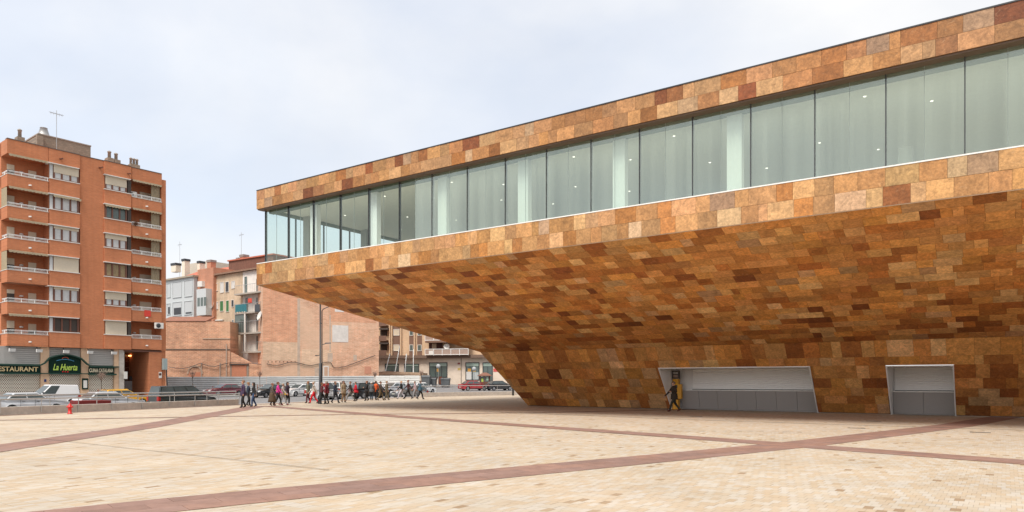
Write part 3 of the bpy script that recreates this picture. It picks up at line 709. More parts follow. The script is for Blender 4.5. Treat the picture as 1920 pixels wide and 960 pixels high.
def text_mesh(body, size, extrude=.02, shear=0, bold=0.0, space=1):
    cu = bpy.data.curves.new('lettering', 'FONT'); cu.body = body; cu.size = size; cu.extrude = extrude; cu.shear = shear; cu.offset = bold; cu.align_x = 'CENTER'; cu.align_y = 'CENTER'; cu.space_character = space
    cu.resolution_u = 3
    o = bpy.data.objects.new('lettering', cu); COL.objects.link(o); dg = bpy.context.evaluated_depsgraph_get()
    me = bpy.data.meshes.new_from_object(o.evaluated_get(dg)); bpy.data.objects.remove(o); return me
def put_text(fc, par, body, s, o, z, width, height, m, shear=0, bold=0.0, name='lettering'):
    me = text_mesh(body, 1, .02, shear, bold); v = np.array([q.co[:] for q in me.vertices]); mn, mx = v.min(0), v.max(0)
    b = MB(); vs = []
    for q in v:
        a = (q[0]-(mn[0]+mx[0])/2)/(mx[0]-mn[0])*width; h = (q[1]-(mn[1]+mx[1])/2)/(mx[1]-mn[1])*height
        vs.append(fc.p(s+a, o+(q[2]+.02), z+h))
    b.add(vs, [tuple(p.vertices) for p in me.polygons]); return b.build(name, m, par)
# ------------------------------------------------------------------ brick apartment block on the left
LB = Fac(13, 65, 303.5, 76.0); l = LB
BR = brick_mat('orange_brick', LB.t, (.60, .20, .076), (.53, .165, .062), (.44, .21, .12), .26, .075, .14)
BRS = brick_mat('orange_brick_side', LB.n, (.60, .20, .076), (.53, .165, .062), (.44, .21, .12), .26, .075, .14)
apt = thing('apartment_block', 'orange brick apartment block with white balcony rails above a restaurant', 'apartment building', LB.p(7, 0, zs(70)))
SE_ = l.s(303.5); SEND = l.s(312)
FLO = [-2.93*k for k in range(6)]
b = MB()
l.box(b, 0.0, SE_, 5.02, 23.9, -13, -1.6)
l.box(b, l.s(93), l.s(247), 5.02, 23.95, -1.6, -.25); l.box(b, SE_, SEND, 5.02, 23.4, -13, -.1); l.box(b, SE_-.01, SEND, -.4, 5.02, -13, -.2)
l.box(b, -.9, 0, 5.02, 23.9, -14, -6.0)
b.build('brick_wall', BR, apt)
l.one('brick_pier', BR, apt, 150, 196, 5.02, 23.95, -.25, 0)
l.one('brick_parapet', BR, apt, 13.4, 91, 22.67, 24.0, -1.6, .06)
l.ones('side_parapet', BRS, apt, 0.0, .25, 22.67, 23.99, -9, -1.6)
l.one('brick_parapet', BR, apt, 92, 150, 22.62, 23.97, -.25, .12); l.one('brick_parapet', BR, apt, 196, 246.5, 22.62, 23.97, -.25, .12); l.one('brick_parapet', BR, apt, 247, 303.5, 22.72, 23.93, -1.6, .05)
for (xa, xb_, zz, oo) in ((13.4, 91, 24.0, .06), (92, 150, 23.97, .12), (150.2, 195.8, 23.95, .0), (196, 246.5, 23.97, .12), (247, 303.5, 23.93, .05)):
    l.one('coping', mat('coping_lead', (.12, .09, .075), .7), apt, xa, xb_, zz+.002, zz+.07, -.4, oo+.04)
shutA = [.55, 0, .18, 1, .15, .0]; shutD = [.62, 0, .35, 0, .55, 1.0]
random_door = [(.3, 1), (.9, 0), (.9, 0), (.4, 1), (.2, 1), (.5, 1)]
def rail(fc, par, pts, z0, z1, nm='railing'):
    """white rail: three bars and posts along façade points (s,o)"""
    b = MB()
    for (a, c) in zip(pts, pts[1:]):
        for z, th in ((z1-.03, .05), ((z0+z1)/2+.05, .03), ((z0+z1)/2-.09, .03)): b.bar(fc.p(*a, z), fc.p(*c, z), th)
        k = max(2, int(round((Vector(a)-Vector(c)).length/.95)))
        for i in range(k+1):
            q = Vector(a).lerp(Vector(c), i/k); b.bar(fc.p(q[0], q[1], z0), fc.p(q[0], q[1], z1), .04)
    return b.build(nm, M_WHITE, par)
def awning(fc, par, x0, x1, z, o, drop=.22, out=.12):
    s0, s1 = fc.s(x0, o), fc.s(x1, o); n = max(6, int((s1-s0)/.28)); b = MB()
    vs = []; fs = []
    for i in range(n*4+1):
        s = s0+(s1-s0)*i/(n*4); d = drop*(.72+.28*abs(math.sin(i/4*math.pi)))
        vs += [fc.p(s, o-.25, z+.1), fc.p(s, o+out, z), fc.p(s, o+out+.01, z-d)]
    for i in range(n*4): fs += [(3*i, 3*i+1, 3*i+4, 3*i+3), (3*i+1, 3*i+2, 3*i+5, 3*i+4)]
    b.add(vs, fs)
    o_ = b.build('awning', M_AWN, par); so_ = o_.modifiers.new('thick', 'SOLIDIFY'); so_.thickness = .015
    return o_
for k, dz in enumerate(FLO):
    zb0, zb1, zr1 = 19.67+dz, 20.78+dz, 21.17+dz
    # left balcony, wrapping the corner
    b = MB(); sB = l.s(91, .06)
    l.box(b, 0, sB, zb0+.12, zb1, -.1, .06); l.box(b, 0, sB, zb0, zb0+.115, -1.7, .055); l.box(b, -.0, .16, zb0+.12, zb1, -6, -.101)
    bal = b.build('balcony', [BR], apt)
    b = MB(); l.box(b, -.03, sB, zb1+.002, zb1+.05, -.13, .1); l.box(b, -.03, .2, zb1+.003, zb1+.049, -6, -.13); b.build('coping', M_TRIM, bal)
    rail(l, bal, [(.08, -5.5), (.08, -.02), (sB-.05, -.02)], zb1+.05, zr1)
    b = MB(); c = l.p(l.s(55), .08, zb0+.42); b.box(c, (.34, .1, .12), 0); b.build('wall_lamp', M_TRIM, bal)
    # back wall openings of the loggia
    zf = zb0+.12
    ww = l.one('balcony_door', M_DOOR, apt, 13, 27, zf+.0, zf+2.15, -1.6, -1.56)
    fr = random_door[k][0]; l.one('roller_shutter', M_CREAM, ww, 13, 27, zf+2.15-2.0*fr*.55, zf+2.3, -1.56, -1.52)
    w2 = l.one('balcony_door', M_DOOR, apt, 53, 68, zf, zf+2.0, -1.6, -1.56)
    l.one('roller_shutter', M_CREAM, w2, 53, 68, zf+2.0-1.6*(.35 if k in (1, 5) else 1), zf+2.1, -1.56, -1.52)
    b = MB(); b.lathe([(0, .1), (.16, .06), (.17, -.05), (0, -.1)], l.p(l.s(40, -1.5), -1.52, zf+1.75), 10); b.build('globe_lamp', M_TRIM, apt)
    if k != 4: awning(l, apt, 16, 90, zb0+2.97-.03 if k else 22.66, .05)
    if k in (1, 3):   # side curtain
        b = MB(); vs = []; fs = []
        for i in range(13):
            o = -.15-.1*(i % 2); s = .1+i*.12-.3*0
            vs += [l.p(.05-.06*(i % 2), -.2-i*.12, zb1+.02), l.p(.05-.06*(i % 2), -.2-i*.12, zb0+2.9)]
        for i in range(12): fs.append((2*i, 2*i+2, 2*i+3, 2*i+1))
        b.add(vs, fs); b.build('balcony_curtain', M_AWN, apt)
    # window bays
    for (x0, x1, pl, sh) in ((93, 150, True, shutA[k]), (196, 246.5, False, shutD[k])):
        sp = l.one('spandrel', BR, apt, x0, x1, zb0+.02, 21.1+dz, -.25, .12)
        l.one('sill', M_TRIM, sp, x0-.5, x1+.3, 21.1+dz, 21.17+dz, -.25, .17)
        l.one('lintel', M_TRIM, sp, x0-2.0 if pl else x0, x1-1, 22.53+dz, 22.6+dz, -.6, .34)
        wx0, wx1 = (100, 148) if pl else (197, 238)
        gm = M_DOOR if (pl and k == 5) else (SHOPGLASS if (k == 1 and not pl) else (mat('tan_curtain', (.30, .22, .12), .8, .3, 4) if (k == 3 and not pl) else M_CURT))
        window(l, apt, wx0, wx1, 21.18+dz, 22.52+dz, .03, sh, 3, gm)
        if pl: l.one('side_pane', M_CURT, apt, 93.5, 99, 21.18+dz, 22.5+dz, -.2, -.02)
        else: l.one('side_pane', M_DOOR, apt, 239.5, 246, 21.18+dz, 22.5+dz, -.2, -.02)
        if k == 1: awning(l, apt, wx0-1, wx1+3, 22.52+dz, .16, .24, .2)
    # right balcony
    b = MB(); sL, sR = l.s(247.2, .05), l.s(303.3, .05)
    zc0, zc1 = 19.75+dz, 20.88+dz
    l.box(b, sL, sR, zc0+.12, zc1, -.12, .05); l.box(b, sL, sR, zc0, zc0+.115, -1.7, .045); bal2 = b.build('balcony', BR, apt)
    b = MB(); l.box(b, sL, sR, zc1+.002, zc1+.05, -.15, .09); b.build('coping', M_TRIM, bal2)
    rail(l, bal2, [(sL+.05, -.03), (sR-.05, -.03)], zc1+.05, zc1+.42)
    b = MB(); b.box(l.p(l.s(274), .07, zc0+.42), (.34, .1, .12)); b.build('wall_lamp', M_TRIM, bal2)
    w3 = l.one('balcony_door', M_DOOR, apt, 262, 284, zf+.05, zf+2.1, -1.6, -1.56)
    l.one('roller_shutter', M_CREAM, w3, 262, 284, zf+2.1-(1.9 if k in (4, 5) else .75), zf+2.2, -1.56, -1.52)
    b = MB(); b.lathe([(0, .1), (.16, .06), (.17, -.05), (0, -.1)], l.p(l.s(252, -1.5), -1.52, zf+1.75), 10); b.build('globe_lamp', M_TRIM, apt)
    if k != 5: awning(l, apt, 248, 302.5, zc0+2.96 if k else 22.71, .04)
    if k in (0, 1, 2, 3):
        b = MB(); vs = []; fs = []
        for i in range(9): vs += [l.p(sR-.1-i*.11, -.25-.09*(i % 2), zc1+.05), l.p(sR-.1-i*.11, -.25-.09*(i % 2), zc0+2.85)]
        for i in range(8): fs.append((2*i, 2*i+2, 2*i+3, 2*i+1))
        b.add(vs, fs); b.build('balcony_curtain', M_AWN, apt)
    for x in ((111, 186, 238) if k == 0 else ()):
        b = MB(); b.tube([l.p(l.s(x), 0, 23.2-.0), l.p(l.s(x)+.1, .55, 23.12)], .08, 8); b.build('rain_spout', M_FRM, apt)
# air conditioners, sign, plant on the right balconies
def ac_unit(c, t, label):
    rz = math.atan2(t.y, t.x); a = thing('air_conditioner', label, 'air conditioner', c, rz, 'air conditioners on the apartment block')
    b = MB(); b.box((0, 0, .32), (.85, .32, .62)); b.build('casing', M_TRIM, a, True, bevel=.02)
    b = MB(); b.lathe([(0, -.02), (.22, -.02), (.24, .0), (.24, .01)], (-.12, -.165, .32), 14, axis='y'); b.build('fan_grille', M_DARK, a, True)
ac_unit(l.p(l.s(252), -.55, 20.95), l.t, 'white air conditioner on the top right balcony of the brick block')
ac_unit(l.p(l.s(296), .25, 20.4-14.65+1.6), l.t, 'white air conditioner at the end of the lowest right balcony')
b = MB(); l.box(b, l.s(270), l.s(282), 20.3-11.72, 20.95-11.72, .07, .1); tag(b.build('notice_board', mat('notice_red', (.62, .05, .03), .6)), 'small red notice hung on a right balcony of the brick block', 'notice')
def twig_ball(b, c, r, n, seed, th=.012, mi=0, zs_=1):
    rr = random.Random(seed)
    for i in range(n):
        d = Vector((rr.gauss(0, 1), rr.gauss(0, 1), rr.gauss(.25, 1))).normalized(); L = r*rr.uniform(.55, 1.05)
        a = c+Vector((rr.uniform(-1, 1), rr.uniform(-1, 1), rr.uniform(-1, .6)))*r*.25; e = c+Vector((d.x*L, d.y*L, d.z*L*zs_))
        p = (e-a).cross(Vector((rr.gauss(0, 1), rr.gauss(0, 1), rr.gauss(0, 1)))).normalized()*th
        q = (e-a).cross(p).normalized()*th
        b.add([a-p, a+p, a+q, e], [(0, 1, 3), (1, 2, 3), (2, 0, 3)], mi)
b = MB(); twig_ball(b, l.p(l.s(252), .3, 18.1), .42, 160, 4, .02)
tag(b.build('hanging_plant', mat('dry_leaf', (.12, .06, .035), .9)), 'dry brown plant hanging from the second highest right balcony', 'plant')
# roof: penthouse, chimneys, cowl, antenna
BRG = brick_mat('grey_brick', LB.t, (.30, .25, .19), (.25, .21, .16), (.2, .17, .14), .3, .2, .15)
ph = thing('roof_house', 'grey brick stair house on the roof of the apartment block', 'roof house', l.p(l.s(110), -6, 23.9))
zt = l.z(170, 275, -5)
l.ones('wall', BRG, ph, l.s(72, -5), l.s(170, -5), 23.9, zt, -10, -5); l.ones('coping', mat('coping_grey', (.28, .24, .2), .8), ph, l.s(72, -5)-.05, l.s(170, -5)+.05, zt+.002, zt+.12, -10.05, -4.95)
l.ones('pilaster', BRG, ph, l.s(68, -4.9), l.s(80, -4.9), 23.9, zt-.15, -4.998, -4.7)
def cowl(b, c, r0, r1, h): b.lathe([(0, 0), (r0, 0), (r0*1.05, .1), (r0, .12), (r1, h-.05), (r1*1.08, h-.03), (r1*1.08, h), (0, h+.05)], c, 14)
b = MB(); cowl(b, l.p(l.s(82, -6), -6, zt+.12), .55, .32, .95); tag(b.build('roof_cowl', mat('zinc', (.36, .35, .34), .5, .15, 3, .4)), 'grey conical ventilation cowl on the roof house', 'cowl')
def chimney(fc, x, o, zb, zt_, w, label, pots=1, pm=None, gap=.32):
    t = thing('chimney', label, 'chimney', fc.p(fc.s(x, o), o, zb), 0, 'chimneys on the roofs')
    s = fc.s(x, o); hh = (zt_-zb)
    fc.ones('stack', pm or BRG, t, s-w/2, s+w/2, zb, zb+hh*.58, o-.4, o+.4)
    for i in range(pots):
        c = fc.p(s+(i-(pots-1)/2)*gap*1.2, o, zb+hh*.58); b = MB(); r = min(w*.42, gap*.5)
        b.lathe([(0, 0), (r, 0), (r*.95, hh*.3), (r*1.2, hh*.31), (r*1.2, hh*.36), (0, hh*.42)], c, 12); b.build('chimney_pot', mat('pot_grey', (.33, .29, .25), .8), t)
    return t
chimney(l, 37, -3, 24.0, l.z(37, 241, -3), .62, 'grey chimney with one pot nearest the left edge of the roof', 1)
chimney(l, 205, -2.5, 23.9, l.z(205, 282, -2.5), .6, 'taller grey chimney of the pair in the middle of the roof', 1)
chimney(l, 217.5, -2.5, 23.9, l.z(217, 286, -2.5), .6, 'lower grey chimney of the pair in the middle of the roof', 1)
chimney(l, 251, -2.5, 23.9, l.z(251, 296, -2.5), .95, 'wide grey chimney with three small pots near the right roof end', 3, None, .26)
def antenna(p, h, label, dirv=Vector((1, 0, 0)), k=5):
    a = thing('antenna', label, 'antenna', p, 0, 'aerials on the roofs')
    b = MB(); b.tube([p, p+Vector((0, 0, h))], .03, 6); b.build('mast', M_METAL, a)
    b = MB(); b.bar(p+Vector((0, 0, h*.93))-dirv*.6, p+Vector((0, 0, h*.93))+dirv*.6, .03)
    for i in range(k):
        c = p+Vector((0, 0, h*.93))+dirv*(-.5+i/(k-1)); b.bar(c-Vector((0, .3, .0)), c+Vector((0, .3, .1)), .018); b.bar(c-Vector((0, 0, .16)), c+Vector((0, 0, .16)), .018)
    b.build('aerial', M_METAL, a)
pa = l.p(l.s(106, -4.5), -4.5, 23.9); antenna(pa, l.z(106, 207, -4.5)-23.9, 'tall thin aerial mast on the apartment block roof', l.t)
# ground floor restaurant
GO = -.25
gz = -.4
for xa, xb_ in ((76.5, 92.5), (152, 166.5), (214.5, 223)): l.one('stone_pier', M_TAN, apt, xa, xb_, gz, 5.02, -.8, GO)
l.one('concrete_column', M_CONC, apt, 223.5, 233, gz, 5.02, -1.2, GO+.08)
l.ones('shop_back', M_GREYP, apt, -.0, l.s(233), gz, 5.02, -13, -.81)
for (xa, xb_) in ((0, 76), (93, 151.5), (167, 214)):
    zA, zB = 3.35, 5.0
    sa = l.s(xa, GO) if xa else -.6
    for i in range(9): l.ones('cladding_slat', M_GREYP, apt, sa, l.s(xb_, GO), zA+(zB-zA)*i/9+.01, zA+(zB-zA)*(i+1)/9-.012, -.8, -.42)
    LM = MATS.get('lat') or lattice_mat(l.t); MATS['lat'] = LM
    l.ones('lattice_shutter', LM, apt, sa, l.s(xb_, GO), .75, 2.4, -.8, -.5); l.ones('plinth', mat('plinth', (.45, .38, .32), .8), apt, sa, l.s(xb_, GO), gz, .748, -.8, -.45)
sb = thing('restaurant_sign', 'dark green fascia with gold letters RESTAURANT over the left shutter', 'sign', l.p(l.s(38), 0, 2.4), 0, 'signs of the restaurant')
l.ones('board', M_GREEN, sb, -1.4, l.s(76), 2.55, 3.2, GO-.3, -.05); l.ones('canopy_edge', mat('canopy_green', (.025, .06, .045), .7, .1, 6, 0, 0, 0, 0, .2), sb, -1.4, l.s(77, .2), 3.2, 3.36, GO-.3, .22); l.ones('canopy_edge', MATS['canopy_green'], sb, -1.4, l.s(76), 2.42, 2.548, GO-.3, .12)
sR_ = l.s(71.5, -.03); sE0 = l.s(-11.5, -.03)
put_text(l, sb, 'RESTAURANT', (sR_+sE0)/2, -.05, 2.89, sR_-sE0, .44, M_GOLD, 0, .022)
sb = thing('restaurant_sign', 'arched dark green sign with lime script La Huerta in the middle', 'sign', l.p(l.s(122), 0, 2.4), 0, 'signs of the restaurant')
sa, sc = l.s(92.5, -.03), l.s(151.5, -.03); b = MB(); n = 14
pts = [l.p(sa, -.4, 2.5)]+[l.p(sc, -.4, 2.5)]+[l.p(sc+(sa-sc)*i/n, -.4, 3.95+.32*math.sin(math.pi*i/n)) for i in range(n+1)]
b.prism(pts, l.n*.35); b.build('board', M_GREEN, sb)
b = MB(); pr = [l.p(l.s(77), .05, 3.3), l.p(l.s(84), .05, 3.5)]+[l.p(sa+(sc-sa)*i/n, .05, 4.0+.33*math.sin(math.pi*i/n)) for i in range(n+1)]+[l.p(l.s(163), .05, 3.45), l.p(l.s(169), .05, 3.28)]
for a, c in zip(pr, pr[1:]): b.bar(a, c, .3, .11)
b.bar(l.p(l.s(77), .0, 2.5), l.p(l.s(167), .0, 2.5), .12, .1); b.build('canopy_edge', MATS['canopy_green'], sb)
put_text(l, sb, 'La Huerta', (sa+sc)/2, -.045, 3.12, (sc-sa)*.77, .62, M_LIME, .35, .014)
b = MB(); ar = [l.p((sa+sc)/2+(sc-sa)*.28*q, -.03, 3.72+.16*(1-q*q)) for q in np.linspace(-1, 1, 13)]
for a, c in zip(ar, ar[1:]): b.bar(a, c, .05, .05)
b.build('blue_arc', M_BLUE, sb)
b = MB(); ar = [l.p((sa+sc)/2+.28*math.cos(q), -.03, 3.9+.18*math.sin(q)) for q in np.linspace(0.1, 3.04, 9)]
for a, c in zip(ar, ar[1:]): b.bar(a, c, .05, .05)
b.build('red_arc', mat('arc_red', (.5, .08, .03), .5), sb)
for i in (-1, 0, 1):
    b = MB(); c = l.p((sa+sc)/2+i*.22, -.035, 2.68); b.add([c+(l.t*math.cos(a)+Vector((0, 0, math.sin(a))))*(.1 if j % 2 == 0 else .045) for j, a in enumerate([math.pi/2+k*math.pi/5 for k in range(10)])]+[c], [(j, (j+1) % 10, 10) for j in range(10)]); b.build('star', M_RED, sb)
sb = thing('restaurant_sign', 'dark green fascia with pale letters CUINA CATALANA over the right shutter', 'sign', l.p(l.s(190), 0, 2.4), 0, 'signs of the restaurant')
l.ones('board', M_GREEN, sb, l.s(167.5), l.s(214), 2.52, 3.15, GO-.3, -.05); l.ones('canopy_edge', MATS['canopy_green'], sb, l.s(168), l.s(222), 3.15, 3.28, GO-.3, .22); l.ones('canopy_edge', MATS['canopy_green'], sb, l.s(167), l.s(218), 2.38, 2.518, GO-.3, .12)
sa, sc = l.s(167.6, -.03), l.s(212, -.03); put_text(l, sb, 'CUINA CATALANA', (sa+sc)/2, -.05, 2.85, sc-sa, .40, mat('letter_pale', (.80, .70, .50), .5), .12, .022)
for i, x in enumerate((18, 69, 119.5, 164.5, 209.5)):
    f_ = thing('floodlight', 'small white floodlight under the brick storey, '+('above RE of the restaurant sign', 'above the end of the restaurant sign', 'above the arched La Huerta sign', 'above the menu box', 'above the end of the CUINA CATALANA sign')[i], 'floodlight', l.p(l.s(x), .2, 4.6), 0, 'floodlights over the restaurant')
    b = MB(); b.bar(l.p(l.s(x), -.1, 5.0), l.p(l.s(x), .25, 4.75), .06); b.build('arm', M_DARK, f_)
    b = MB(); c = l.p(l.s(x)+.1, .35, 4.62); b.hexa([c+l.t*sx+l.n*oy+Vector((0, 0, zz)) for zz, hh in ((-.14, 0), (.14, 0)) for sx, oy in ((-.24, .1+zz*.5), (.24, .1+zz*.5), (.24, -.12), (-.24, -.12))]); b.build('lamp_head', M_WHITE, f_)
mb_ = thing('menu_box', 'small green framed menu case on the stone pier of the restaurant', 'menu case', l.p(l.s(160), GO+.02, 1.2))
l.one('case', M_GREEN, mb_, 154.5, 165.5, .95, 2.05, GO+.002, GO+.12); l.one('menu_sheet', M_TRIM, mb_, 156.5, 163.5, 1.1, 1.85, GO+.12, GO+.135)
b = MB(); l.pbox(b, 83, 87, 1.7, 1.95, GO+.002, GO+.03); tag(b.build('number_plate', mat('plate_blue', (.02, .05, .2), .4)), 'small blue number plate on the restaurant pier', 'number plate')
# passage with garage
b = MB(); l.box(b, l.s(233), l.s(304), 4.85, 5.02, -7, -.1); l.box(b, l.s(233), l.s(304), gz, 5.0, -7.2, -7); b.build('passage_wall', mat('passage', (.16, .07, .045), .8), apt)
b = MB(); l.box(b, l.s(278, -.3), l.s(304), gz, 4.85, -7, -.12); b.build('end_wall', BR, apt)
gd = l.one('garage_door', mat('garage_grey', (.35, .34, .33), .6), apt, 234.5, 276, gz, 1.8, -4.2, -4.1)
l.one('garage_light', M_DARK, gd, 242, 252, 1.85, 2.3, -4.2, -4.1); l.one('garage_light', M_DARK, gd, 256, 274, 1.85, 2.3, -4.2, -4.1)
l.one('glazed_door', M_FRM, apt, 233.5, 276, 2.5, 4.7, -5, -4.9)
for i in range(3):
    for j in range(3): l.one('door_pane', mat('lit_hall', (.09, .025, .015), .2), apt, 235+i*13.5, 246.5+i*13.5, 2.6+j*.7, 3.2+j*.7, -4.9, -4.87)
for x in (243, 262):
    b = MB(); l.pbox(b, x, x+6, 4.5, 4.62, -4.6, -4.3); b.build('hall_light', mat('hall_lamp', (1, .45, .15), .5, 0, emit=2), apt)
b = MB(); l.pbox(b, 233.2, 239, 2.0, 2.75, -.2, .1); tag(b.build('meter_box', M_TRIM), 'pale meter box on the concrete column by the garage passage', 'meter box')
b = MB(); l.pbox(b, 298, 303.5, 2.1, 2.75, -.11, -.06); o = b.build('warning_sign', M_TRIM); tag(o, 'small pale sign with a dark dot on the passage end wall', 'sign')
b = MB(); b.lathe([(0, .01), (.14, .01), (.14, 0)], (0, 0, 0), 12); v = [l.p(l.s(300.7)+q[0], -.05, 2.5+q[1]) for q in b.v]; b.v = v; b.build('dot', M_FRM, o)
bx = thing('junction_box', 'grey green electric box on the brick corner beside the passage', 'electric box', l.p(l.s(310), 0, 2.5)); l.one('box', mat('box_grey', (.30, .36, .35), .5), bx, 306.5, 314, 3.0, 4.2, -.1, .25); b = MB(); b.tube([l.p(l.s(311), .1, 3.0), l.p(l.s(312), .12, 1.5), l.p(l.s(311.5), .1, -.3)], .07, 6); b.build('conduit', M_DARK, bx)
b = MB()
for a, c in zip(np.linspace(-1, l.L+8, 12), np.linspace(-1, l.L+8, 12)[1:]):
    q = [l.p(a, 2.6, 0), l.p(c, 2.6, 0), l.p(c, -3.8, 0), l.p(a, -3.8, 0)]
    q = [Vector((v.x, v.y, zs(v.y))) for v in q]; b.prism([v-Vector((0, 0, .05)) for v in q], (0, 0, .19))
tag(b.build('pavement', mat('pavement_grey', (.32, .31, .29), .9)), 'grey pavement in front of the restaurant', None, None, 'structure')

# ------------------------------------------------------------------ old buildings in the middle
def opening(fc, par, x0, x1, y0, y1, m, o=0, dep=.06, name='window', frame=M_TRIM, fw=.06, depth=.0):
    xm = (x0+x1)/2; z1, z0 = fc.z(xm, y0), fc.z(xm, y1); s0, s1 = fc.s(x0), fc.s(x1)
    b = MB(); fc.box(b, s0, s0+fw, z0, z1, o-.05, o+dep); fc.box(b, s1-fw, s1, z0, z1, o-.05, o+dep); fc.box(b, s0+fw, s1-fw, z1-fw, z1, o-.05, o+dep-.002); fc.box(b, s0+fw, s1-fw, z0, z0+fw, o-.05, o+dep+.03)
    w = b.build(name, frame, par); fc.ones('pane', m, w, s0+fw, s1-fw, z0+fw, z1-fw, o-.05, o+.012); return w
# beige rear façade with galleries
MF = Fac(393, 106, 492, 98.5); m = MF
RN = brick_mat('beige_render', MF.t, (.60, .46, .32), (.56, .43, .30), (.52, .42, .30), 9, 7, .22, None, .01, (.8, .8, .3))
hb = thing('beige_house', 'worn beige rear of an old house with small windows and balconies', 'house', m.p(4, 0, 1))
zt = m.z(393, 519)+.0
m.ones('wall', RN, hb, 0, m.s(455), .3, zt, -8, 0); m.ones('wall', mat('white_render', (.76, .71, .65), .85, .12, 1.5), hb, m.s(455), m.s(493), .3, zt, -8, -.02)
b = MB(); b.hexa([m.p(-.3, .4, zt), m.p(m.L+.6, .4, zt), m.p(m.L+.6, -8, zt+2.0), m.p(-.3, -8, zt+2.0), m.p(-.3, .4, zt+.25), m.p(m.L+.6, .4, zt+.25), m.p(m.L+.6, -8, zt+2.3), m.p(-.3, -8, zt+2.3)]); b.build('roof', mat('old_tiles', (.26, .15, .10), .9, .3, 4), hb)
MG = mat('old_glass', (.16, .17, .16), .2); MGR = mat('green_blind', (.05, .16, .05), .8); MWS = mat('white_shutter', (.6, .58, .54), .8)
for x0, x1, y0, y1, mm in ((404, 409, 531, 546, M_TAN), (413, 420, 529, 549, MWS), (423, 429.5, 528, 548, M_DARK), (434, 441, 527, 541, MWS), (404, 409.5, 566, 580, MWS), (412.5, 419.5, 564, 584, MGR), (424, 430, 563, 585, MGR), (434, 439, 562, 576, M_DARK), (435, 439, 599, 612, MG)):
    opening(m, hb, x0, x1, y0, y1, mm)
b = MB(); b.hexa([m.p(m.s(399), .25, m.z(400, 602)), m.p(m.s(420), .25, m.z(419, 601)), m.p(m.s(420), 0, m.z(419, 601)), m.p(m.s(399), 0, m.z(400, 602))]+[m.p(m.s(399), .25, m.z(400, 600)), m.p(m.s(420), .25, m.z(419, 599)), m.p(m.s(420), 0, m.z(419, 599)), m.p(m.s(399), 0, m.z(400, 600))]); b.build('ledge', M_TRIM, hb)
for (yt, yb, rl, gx) in ((536, 551, 1, 458), (571, 587, 1, 460), (604, 625, 1, 458), (643, 660, 1, 456)):
    xs_ = 439 if yb < 640 else 452
    z0 = m.z(466, yb); zr_ = m.z(466, yt)
    b = MB(); m.box(b, m.s(xs_, 1.1), m.s(492, 1.1), z0-.2, z0, -.02, 1.1); g = b.build('gallery', mat('slab_grey', (.40, .36, .31), .9), hb)
    b = MB()
    for s in np.linspace(m.s(xs_, 1.05)+.05, m.s(492, 1.05)-.05, 16): b.bar(m.p(s, 1.03, z0), m.p(s, 1.03, zr_), .025)
    b.bar(m.p(m.s(xs_, 1.05), 1.03, zr_), m.p(m.s(492, 1.05), 1.03, zr_), .05); b.build('railing', M_METAL, g)
    opening(m, hb, gx, gx+6, yt-18 if yb < 560 else yt-14, yb-1, SHOPGLASS, -.02, .05, 'gallery_door'); opening(m, hb, 480, 488, yt-14, yb-4, MG, -.02, .05)
zq0, zq1 = m.z(470, 660), m.z(470, 508)
b = MB(); m.box(b, m.s(457.5, 1.1), m.s(459.5, 1.1), m.z(458, 660), m.z(458, 590), .95, 1.09); m.box(b, m.s(491, 1.1), m.s(493, 1.1), zq0, zq1, -.0, 1.12); b.build('gallery_post', M_TRIM, hb)
b = MB(); m.box(b, m.s(440, 1.0), m.s(457, 1.0), m.z(450, 625), m.z(450, 590), .9, .97); b.build('glazed_screen', SHOPGLASS, hb)
for q, (x, y, mm, lb) in enumerate(((441, 580, 'teal', 'teal cloth panel on the second gallery railing of the beige house'), (465, 568, 'coral', 'red cloth drying on the second gallery of the beige house'), (478, 579, 'slate', 'dark clothes hung on the second gallery railing of the beige house'))):
    cc = {'teal': (.03, .16, .19), 'coral': (.6, .08, .05), 'slate': (.07, .08, .09)}[mm]; wd = {'teal': 21, 'coral': 7, 'slate': 9}[mm]
    b = MB(); s0 = m.s(x, 1.15); s1 = m.s(x+wd, 1.15); n = 12; z1 = m.z(x, y-8, 1.1); z0 = m.z(x, y+6 if mm != 'coral' else y, 1.1)
    vs = []
    for i in range(n+1):
        for t in (0, .5, 1): vs.append(m.p(s0+(s1-s0)*i/n, 1.14+.05*math.sin(i*1.9)*t, z1+(z0-z1)*t-(.1*math.sin(i*2.3) if t == 1 else 0)))
    b.add(vs, [(3*i+j, 3*i+3+j, 3*i+4+j, 3*i+1+j) for i in range(n) for j in (0, 1)]); o = b.build('hanging_cloth', mat('cloth_'+mm, cc, .9)); tag(o, lb, 'laundry', 'washing on the galleries'); so_ = o.modifiers.new('t', 'SOLIDIFY'); so_.thickness = .02
def dish(p, r, dirv, label):
    t = thing('satellite_dish', label, 'satellite dish', p, 0, 'satellite dishes'); b = MB(); b.lathe([(0, -.12), (r*.5, -.09), (r*.85, -.02), (r, .04), (r*.98, .05), (r*.8, 0), (.02, -.1)], (0, 0, 0), 16)
    q = dirv.to_track_quat('Z', 'Y').to_matrix(); b.v = [p+q @ Vector(v) for v in b.v]; b.build('reflector', M_TRIM, t)
    b = MB(); b.bar(p-dirv*.1-Vector((0, 0, .05)), p-dirv*.5-Vector((0, 0, .3)), .05); b.bar(p-Vector((0, 0, r*.8)), p+dirv*.5, .03); b.box(p+dirv*.52, (.09, .09, .09)); b.build('arm', M_METAL, t)
dv = (m.n+Vector((-.3, 0, .4))).normalized()
dish(m.p(m.s(398.5, .4), .45, m.z(399, 573)), .55, dv, 'white satellite dish on the left edge of the beige house')
dish(m.p(m.s(487, 1.4), 1.45, m.z(487, 595)), .62, dv, 'white satellite dish on the third gallery of the beige house')
